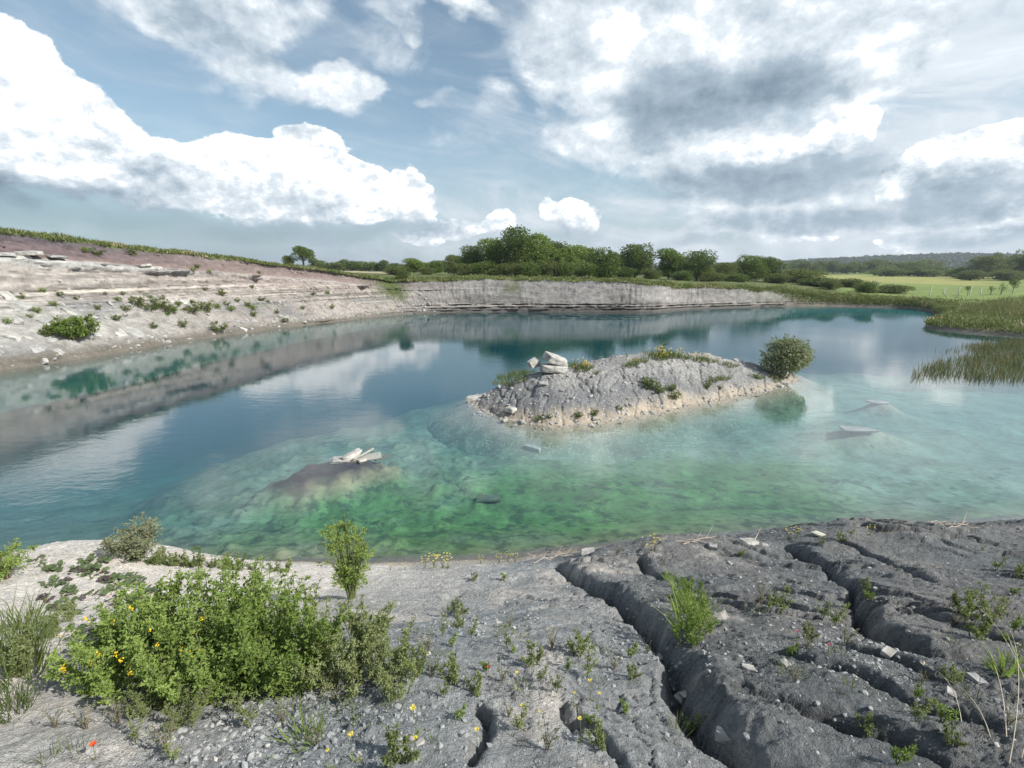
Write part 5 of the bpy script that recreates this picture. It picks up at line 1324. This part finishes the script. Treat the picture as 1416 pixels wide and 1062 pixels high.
board('sunken_batten', (x - .05, y - .27, z + .08), (.72, .05, .05), M['plank_d'], 'dark batten along the near edge of the sunken panel', 'batten', (0, 0, .12), seed=8)
board('sunken_batten', (x - .33, y - .02, z + .10), (.45, .05, .05), M['plank_d'], 'dark batten along the left edge of the sunken panel', 'batten', (0, 0, 1.2), seed=9)
x, y, _ = at(737, 623, -.6); rock('sunken_block', (x, y, mb(x, y) + .18), (.75, .30, .35), 424, M['stone_g'], 'grey block lying under water in front of the island', rot=(0, 0, -.5), flat=True)
x, y, _ = at(1215, 553, 0); rock('rock_slab', (x, y, -.12), (1.1, .6, .12), 425, M['crumb'], 'flat slab just awash in the turquoise shallows', rot=(0, .02, .2), flat=True)
x, y, _ = at(1185, 589, 0); rock('rock_slab', (x, y, -.15), (1.5, .7, .12), 426, M['crumb'], 'wider grey slab just awash nearer the shore', rot=(0, .0, -.1), flat=True)

# ------------------------------------------------------------------ the air over the land
m, nt, out = new_mat('air_haze'); pv = nt.nodes.new('ShaderNodeVolumePrincipled'); pv.inputs['Color'].default_value = (.80, .88, 1.0, 1); pv.inputs['Density'].default_value = .00021; pv.inputs['Anisotropy'].default_value = .3
nt.links.new(pv.outputs[0], out.inputs[1]); M['haze'] = m
b = MB(); box(b, (0, 2480, 33), (9000, 5400, 92)); tag(obj('haze', b.mesh('haze', M['haze'], False)), 'thin pale air over the far land', 'haze', kind='stuff')
# ================================================================== plants and stones of the near bank
rng = np.random.default_rng(120)
def on_bank(px, py): return bank_hit(px, py)

# ---- the green thicket on the left: upright leafy herbs crowding one another
HERB = {'a': lambda: make_herb('leafy_herb', 'plant', '', .80, 20, 201, M['herb'], .030, .50, .38, 42, whorl=3),
        'b': lambda: make_herb('leafy_herb', 'plant', '', .92, 18, 202, M['herb'], .028, .50, .36, 46, whorl=3, tall=.3),
        'c': lambda: make_herb('leafy_herb', 'plant', '', .70, 15, 203, M['herb2'], .026, .50, .38, 40, whorl=3),
        'f': lambda: make_herb('flowering_herb', 'plant', '', .62, 16, 204, M['herb'], .030, .55, .38, 44, whorl=3, flowers=M['yellow'], fl_n=11, fl_size=.014)}
thicket = [(172, 955, 'f', 1.0, 'leafy plant with yellow pea flowers at the left end of the green thicket'), (240, 962, 'f', .85, 'leafy plant with yellow pea flowers right of the left end of the thicket'),
           (165, 922, 'a', .75, 'bushy green plant behind the yellow flowers at the left end of the thicket'), (218, 905, 'a', .95, 'leafy plant in the back row of the thicket, left of its tallest shoots'),
           (268, 905, 'b', 1.05, 'tall leafy plant in the back row with shoots rising above the thicket'), (318, 915, 'b', 1.15, 'tallest plant of the thicket with shoots against the pale silt'),
           (300, 962, 'a', 1.05, 'dense bright green plant in the middle front of the thicket'), (362, 955, 'a', 1.1, 'broad leafy plant in the middle of the thicket'),
           (372, 905, 'b', 1.0, 'leafy plant of the back row right of the tallest shoots'), (420, 950, 'a', 1.0, 'leafy plant right of the middle of the thicket front'),
           (432, 905, 'c', 1.0, 'greyish green plant of the back row near the right part of the thicket'), (478, 945, 'c', 1.0, 'looser green plant in the right part of the thicket'),
           (520, 935, 'c', .95, 'loose plant near the right end of the thicket'), (548, 955, 'c', .70, 'low loose plant closing the right end of the thicket'), (500, 900, 'c', .85, 'thin plant behind the right part of the thicket'),
           (205, 985, 'c', .5, 'low plant in front of the flowering plants of the thicket'), (262, 1000, 'c', .42, 'small low plant at the front foot of the thicket')]
for k, (px, py, kind, s, lab) in enumerate(thicket):
    place('herb_' + kind, HERB[kind], on_bank(px, py), k * 1.9, (s * .74, s * .74, s * .70), lab, 'plants of the green thicket')
# ---- willow saplings by the water
w1 = make_bush('willow_sapling', 'bush', 'upright willow sapling with tall shoots at the right end of the thicket by the water', 1.15, .66, M['herb'], 210, .050, 3000, 19, .28, upright=.95, fullness=.45, stem_mat=M['stem']); w1.location = on_bank(487, 828)
w2 = make_bush('willow_sapling', 'bush', 'rounded grey-green willow bush behind the pale silt hump at the water on the left', .62, .80, M['sallow'], 211, .050, 2600, 20, .36, upright=.6, fullness=.5); w2.location = on_bank(176, 778) - np.array([0, -.2, .10])
w3 = make_bush('leafy_bush', 'bush', 'leafy bush cut by the left edge above the pale silt', .42, .66, M['herb'], 212, .05, 1600, 16, .3, upright=.5); w3.location = on_bank(8, 800)
# ---- left edge grasses
for k, (px, py, s, mat) in enumerate([(8, 900, 1.0, 'g'), (25, 870, .8, 'g'), (18, 940, .9, 'g'), (50, 905, .6, 'h'), (35, 930, .7, 'h'), (70, 880, .55, 'h'), (10, 985, .6, 'g'), (95, 860, .5, 'h')]):
    if mat == 'g': place('edge_grass', lambda: make_tuft('grass_tuft', 'grass tuft', '', .32, 130, 214, M['grass'], .13, .006, lean=.6), on_bank(px, py), k, s, 'grass tuft at the left edge of the near bank', 'plants at the left edge')
    else: place('edge_weed', lambda: make_herb('small_herb', 'plant', '', .38, 7, 215, M['herb2'], .03, .5, .16, 18), on_bank(px, py), k, s, 'small leafy plant on the pale silt near the left edge', 'plants at the left edge')
# ---- coltsfoot patch on the pale hump
colt = rng.uniform([58, 772], [212, 850], (46, 2))
for k, (px, py) in enumerate(colt):
    if k % 4 == 3: place('colt_p', lambda: make_coltsfoot('', 221, M['colt_p'], 7, .075), on_bank(px, py), k * 1.3, rng.uniform(.7, 1.1), 'purplish withering coltsfoot rosette on the pale silt hump', 'coltsfoot on the pale hump')
    else: place('colt_g' + str(k % 2), lambda k=k: make_coltsfoot('', 222 + k % 2, M['colt'], 8, .078), on_bank(px, py), k * 1.3, rng.uniform(.7, 1.15), 'green coltsfoot rosette on the pale silt hump', 'coltsfoot on the pale hump')
for k, (px, py) in enumerate([(45, 895), (75, 870), (108, 870), (120, 880), (150, 868)]):
    place('colt_g0', lambda: None, on_bank(px, py), k, .8, 'coltsfoot rosette on the bare silt below the hump patch', 'coltsfoot below the hump')
# ---- fringe of herbs and yellow flowers along the water
for k, px in enumerate([215, 228, 240, 252, 262, 276, 290, 318, 335, 352, 378, 398]):
    place('fringe' + str(k % 2), lambda k=k: make_herb('fringe_herb', 'plant', '', .30, 8, 226 + k, M['herb2'] if k % 2 else M['willow'], .028, .5, .16, 16, whorl=2), on_bank(px + rng.uniform(-4, 4), 776 + (px - 215) * .06 + 4), k, rng.uniform(.7, 1.15), 'small grey-green plant in the fringe at the water left of the willow sapling', 'fringe at the water on the left')
for k, (px, py, s) in enumerate([(588, 786, 1.0), (600, 785, 1.2), (612, 786, 1.2), (620, 786, 1.0), (665, 780, .7), (690, 778, .8), (702, 777, .9), (712, 777, .9), (540, 788, .6), (560, 788, .5)]):
    place('mustard', lambda: make_flower('yellow_wildflower', 'flower', '', .34, 228, M['yellow_p'], .035, heads=9), on_bank(px, py), k * 1.1, s * .7, 'branched yellow wildflower at the waterline in the middle of the bank', 'yellow wildflowers at the waterline')
for k, (px, py, s) in enumerate([(905, 762, 1.2), (898, 765, .8), (1090, 745, .9), (1102, 744, .9), (1203, 740, .8)]):
    place('mustard', None, on_bank(px, py), k * 2.1, s * .7, 'branched yellow wildflower at the waterline on the right of the bank', 'yellow wildflowers at the waterline')
# ---- grassy plants in the gully
for k, (px, py, s) in enumerate([(952, 885, 1.1), (948, 868, 1.2), (962, 872, 1.1), (955, 850, 1.1), (940, 846, .9), (968, 856, .9), (945, 828, .9), (935, 812, .8), (958, 835, 1.0), (926, 802, .7)]):
    if k % 2: place('gully_grass', lambda: make_tuft('grass_tuft', 'grass tuft', '', .24, 70, 231, M['herb'], .07, .006, lean=.6), on_bank(px, py), k, s, 'bright green grassy tuft in the strip of plants along the main gully', 'green strip along the main gully')
    else: place('gully_herb', lambda: make_herb('gully_herb', 'plant', '', .26, 9, 232, M['herb'], .022, .32, .14, 22), on_bank(px, py), k, s, 'bright green leafy plant in the strip of plants along the main gully', 'green strip along the main gully')
# ---- small weeds by zone
WEED = [lambda: make_weed('small_weed', 'weed', '', .24, 241, M['herb2'], 7, .024), lambda: make_weed('small_weed', 'weed', '', .18, 242, M['herb'], 6, .020),
        lambda: make_tuft('small_grass_tuft', 'grass tuft', '', .15, 26, 243, M['grass'], .05, .0045, lean=.7), lambda: make_herb('small_herb', 'plant', '', .20, 6, 244, M['herb2'], .024, .45, .10, 14),
        lambda: make_weed('dry_weed', 'weed', '', .22, 245, M['sallow'], 8, .012, stem_mat=M['stem_br'])]
zones = [([(700, 900), (720, 880), (760, 900), (780, 930), (800, 905), (815, 935), (840, 900), (850, 930), (870, 910), (880, 935), (745, 945), (725, 955), (690, 945), (670, 930), (660, 955), (770, 960), (830, 950), (895, 905), (715, 905), (740, 920)], 'small weed on the grey marl left of the main gully', 'weeds left of the main gully'),
         ([(620, 850), (635, 870), (610, 880), (605, 910), (595, 900), (625, 895), (640, 850), (650, 880), (615, 925), (600, 935), (580, 940), (630, 945), (610, 965), (690, 880), (705, 865), (560, 930), (575, 920), (590, 915)], 'weed in the straggling row right of the green thicket', 'weeds right of the thicket'),
         ([(1040, 850), (1050, 835), (1060, 845), (1072, 838), (1080, 850), (1090, 930), (1100, 945), (1095, 910), (1120, 880), (1150, 870), (1160, 905), (1165, 890), (1195, 830), (1200, 820), (1140, 860), (1180, 960), (1110, 900)], 'thin weed on the crumbled marl between the two big gullies', 'weeds between the gullies'),
         ([(1340, 830), (1355, 850), (1370, 840), (1385, 855), (1400, 870), (1330, 845), (1365, 865), (1325, 890), (1320, 870), (1395, 825), (1410, 800), (1380, 790), (1375, 780), (1360, 765), (1390, 885), (1350, 885)], 'small weed on the marl above the right-hand ledge', 'weeds above the right ledge'),
         ([(1275, 950), (1265, 970), (1310, 940), (1395, 930), (1408, 935), (1385, 935), (1240, 1060), (1320, 1030), (1265, 1000), (1350, 970), (1390, 1000), (1300, 1000), (1200, 1010)], 'weed on the crumbled slope in the lower right of the bank', 'weeds in the lower right'),
         ([(420, 1020), (440, 1030), (330, 985), (390, 1000), (480, 985), (500, 1000), (230, 1040), (250, 1050), (120, 1010), (100, 1040), (60, 1055), (160, 1000), (350, 1010), (460, 970), (540, 985), (410, 985), (80, 1010), (190, 1030)], 'small weed on the pale rubble in front of the green thicket', 'weeds in front of the thicket'),
         ([(640, 1000), (560, 1050), (720, 1010), (600, 1030), (760, 1040), (815, 1000), (825, 1030), (950, 1020), (935, 1010), (700, 990), (860, 990)], 'tiny weed on the grey marl at the bottom edge', 'weeds at the bottom edge'),
         ([(840, 757), (850, 770), (1020, 770), (1160, 752), (1180, 745), (1222, 742), (985, 752), (700, 800), (660, 800), (1140, 755)], 'small weed on the rim of the bank close to the water', 'weeds at the rim')]
for zi, (pts, lab, grp) in enumerate(zones):
    for k, (px, py) in enumerate(pts):
        j = (k * 7 + zi) % 5 if zi != 5 else (2, 4, 0, 4, 2)[k % 5]
        place('weed' + str(j), WEED[j], on_bank(px + rng.uniform(-5, 5), py + rng.uniform(-4, 4)), k * 2.3 + zi, rng.uniform(.6, 1.2) * (1.0 if py < 900 else .80), lab, grp)
# brighter single plants
t_ = make_tuft('yellow_green_tuft', 'grass tuft', 'bright yellow-green grass tuft on the rubble in front of the thicket', .17, 60, 250, M['herb'], .06, .006, lean=.7); t_.location = on_bank(424, 1022)
t_ = make_tuft('ledge_tuft', 'grass tuft', 'bright broad-bladed tuft under the right-hand ledge', .18, 40, 251, M['herb'], .06, .012, lean=.7); t_.location = on_bank(1390, 930)
# ---- flowers
for k, (px, py, h, lab) in enumerate([(133, 1050, .14, 'orange-red poppy in the lower left corner of the bank'), (150, 832, .12, 'orange-red poppy at the front of the coltsfoot patch'), (142, 796, .12, 'red poppy at the back of the coltsfoot patch'), (331, 785, .20, 'red poppy above the thicket at the water'), (265, 785, .14, 'red poppy in the fringe at the water'), (676, 936, .12, 'small red poppy among the weeds right of the thicket')]):
    place('poppy', lambda: make_flower('poppy', 'flower', '', .14, 260, M['red'], .032, cup=True, mid=M['dark']), on_bank(px, py), k * 1.7, h / .14 * .5, lab, 'poppies')
for k, (px, py, s, lab) in enumerate([(488, 1050, 1.2, 'yellow flower left of two others at the bottom of the bank'), (720, 1005, 1.0, 'yellow flower on the grey marl above the bottom edge'), (817, 965, 1.0, 'yellow flower with its shadow on the marl left of the gully'), (793, 972, .7, 'small yellow flower left of the one with the long shadow'), (826, 978, .8, 'yellow flower right of the one with the long shadow'), (716, 952, .9, 'yellow flower among the weeds left of the main gully'), (577, 1018, 1.4, 'tall yellow flower at the bottom left of the cracked marl'), (573, 1050, 1.0, 'yellow flower below the tall one at the bottom'), (660, 1040, 1.0, 'yellow flower beside the crack at the bottom'), (803, 1020, 1.0, 'yellow flower with broad leaves between the bottom cracks'), (455, 1060, .8, 'yellow flower at the bottom edge left of centre'), (745, 1000, .6, 'brownish yellow flower near the crack'), (760, 880, .7, 'small yellow flower on the pale dome'), (816, 882, .6, 'tiny yellow flower right of the pale dome'), (85, 900, .8, 'yellow flower on the left silt slope')]):
    place('hawk', lambda: make_flower('yellow_flower', 'flower', '', .20, 262, M['yellow_p'], .030), on_bank(px, py + 4), k * 1.9, s * .66, lab, 'single yellow flowers')
for k, (px, py, lab) in enumerate([(1102, 885, 'small pink flower between the gullies'), (1312, 842, 'pink flower above the right ledge'), (1112, 880, 'tiny pink flower beside the one between the gullies'), (1145, 905, 'pink flower among thin weeds between the gullies'), (1332, 775, 'tiny red-pink flower near the right rim')]):
    place('pinkf', lambda: make_flower('pink_flower', 'flower', '', .07, 264, M['pink'], .016), on_bank(px, py), k * 1.9, 1, lab, 'pink flowers')
# ---- long dry stalks at the lower right
def stalk(px, py, px2, py2, up, lab, k):
    a = on_bank(px, py); e = on_bank(px2, py2) + np.array([0, 0, up]); m = (a + e) / 2 + np.array([.05, 0, .12])
    t = np.linspace(0, 1, 9)[:, None]; path = (1 - t) ** 2 * a + 2 * t * (1 - t) * m + t ** 2 * e; b = MB(); b.tube(path - a, np.linspace(.0019, .0008, 9), 5)
    b.leaves(np.repeat((path - a)[-2:], 4, 0), sph(8, RNG) + [0, 0, .4], .03, .006)
    o = obj('dry_stalk', b.mesh('dry_stalk', M['stem_dry'])); o.location = a; tag(o, lab, 'stalk', 'dry stalks in the lower right')
for k, (a, b_, c_, d_, u, lab) in enumerate([(1440, 1010, 1340, 880, .25, 'longest dry stalk arching across the lower right of the bank'), (1392, 1020, 1345, 905, .12, 'dry stalk beside the longest one in the lower right'), (1395, 1060, 1380, 940, .3, 'upright dry stalk near the right edge'), (1330, 1000, 1275, 930, .05, 'thin dry stalk lying over the crumbled slope'), (1370, 1020, 1290, 945, .05, 'second thin dry stalk lying on the crumbled slope'), (1412, 1050, 1408, 960, .3, 'dry stalk cut by the right edge'), (335, 940, 322, 880, .25, 'bare pale stalk standing in the thicket'), (412, 960, 392, 900, .25, 'bare pale stalk in the right part of the thicket')]): stalk(a, b_, c_, d_, u, lab, k)
# ---- driftwood and stones along the rim
def stick(px, py, L, rot, lab, r=.012, seed=0, grp='driftwood along the rim'):
    g = np.random.default_rng(seed); a = on_bank(px, py); b = MB(); t = np.linspace(-.5, .5, 7)
    path = np.stack([t * L * math.cos(rot), t * L * math.sin(rot), .03 + .05 * np.abs(g.normal(size=7)) * L], 1); b.tube(path, np.linspace(r, r * .5, 7), 6)
    q = path[4]; b.tube([q, q + [.12 * L, .10 * L, .10 * L], q + [.22 * L, .18 * L, .22 * L]], [r * .6, r * .5, r * .25], 5)
    o = obj('driftwood_stick', b.mesh('driftwood_stick', M['drift'])); o.location = a; tag(o, lab, 'driftwood', grp)
for k, (px, py, L, rot, lab) in enumerate([(1046, 744, .5, .9, 'forked driftwood stick standing up at the rim right of the white rock'), (968, 750, .7, .35, 'driftwood stick at the rim left of the white rock'), (955, 752, .5, -.1, 'short driftwood stick beside the one left of the white rock'), (1310, 728, .7, .05, 'driftwood stick on top of the small heap at the right rim'), (1318, 729, .8, -.25, 'driftwood stick under the small heap at the right rim'), (1325, 730, .5, .3, 'short stick in the small driftwood heap at the right rim'), (760, 776, .7, .5, 'pale driftwood stick at the rim by the left white stone'), (775, 772, .6, .15, 'driftwood stick lying by the left white stone'), (745, 775, .5, -.5, 'twisted driftwood twig at the head of the main gully')]): stick(px, py, L, rot, lab, .008, k)
for k, (px, py, L, T, mat, lab) in enumerate([(1037, 752, .50, .15, 'stone', 'white flat rock on the rim above the dark marl'), (1058, 755, .22, .07, 'stone', 'small white stone right of the white flat rock on the rim'), (1136, 741, .46, .08, 'stone_w', 'pale stone half sunk at the rim on the right'), (813, 765, .50, .14, 'stone', 'white stone capping the marl hump at the head of the main gully'), (985, 757, .32, .12, 'stone_g', 'grey stone at the rim left of the white flat rock'), (942, 968, .15, .05, 'stone', 'white stone on the left wall of the main gully'), (948, 962, .12, .05, 'stone', 'second white stone on the left wall of the main gully'), (915, 912, .14, .07, 'stone', 'pinkish pale stone in the main gully'), (1000, 1020, .16, .08, 'stone', 'pale stone deep in the main gully'), (1228, 905, .14, .07, 'stone', 'pale stone under the edge of the right ledge'), (1348, 942, .16, .08, 'stone_g', 'brownish stone below the right ledge'), (690, 862, .10, .03, 'stone', 'white flake standing on the pale dome'), (580, 1029, .07, .04, 'stone', 'white pebble at the bottom edge of the bank'), (1085, 920, .12, .06, 'stone', 'pale stone between the gullies'), (1035, 925, .12, .05, 'stone', 'white stone on the left of the crumbled slope'), (1315, 960, .10, .05, 'stone', 'small white stone in the lower right'), (1010, 780, .18, .07, 'stone_g', 'grey stone on the hump by the rim')]):
    L *= .62; T *= .62; p = on_bank(px, py); rock('stone', p + [0, 0, T * .25], (L, L * .7, T), 430 + k, M[mat], lab, 'stone', rot=(.12 * (k % 3 - 1), .15 * (k % 2), k * 1.1), sub=3)
# ---- crumbs of marl and pale chips
def pick_bank(dens):
    def f(n, rng):
        v = rng.uniform(0, 1, n) ** .8; y = .6 + 8.6 * v; x = rng.uniform(-1.25, 1.25, n) * (y + 2.2)
        z = bank_at(x, y); k = (y < shore_y(x) - .1) & (fbm2(x * 1.1 + 9, y * 1.1, 3) > rng.uniform(-dens, dens, n)); return np.stack([x, y, z], 1)[k]
    return f
rubble('marl_crumbs', 'small clods of crumbled marl over the near bank', 52000, 130, pick_bank(.45), .003, .024, M['crumb'])
rubble('pale_chips', 'pale limestone chips over the near bank', 5200, 131, pick_bank(.35), .003, .022, M['stone'])
def pick_rub(n, rng):
    P = np.array([on_bank(a, b) for a, b in [(480, 985), (440, 1000), (520, 970), (400, 1015), (560, 985), (1150, 870), (1170, 890), (1185, 910), (1200, 930), (900, 870), (930, 930), (350, 1020), (90, 900), (300, 1040)]])
    q = P[rng.integers(0, len(P), n)][:, :2] + rng.normal(0, .20, (n, 2)); return np.stack([q[:, 0], q[:, 1], bank_at(q[:, 0], q[:, 1])], 1)
rubble('pale_rubble', 'pale stony rubble in front of the thicket and in the gullies', 2200, 132, pick_rub, .004, .022, M['crumb'])
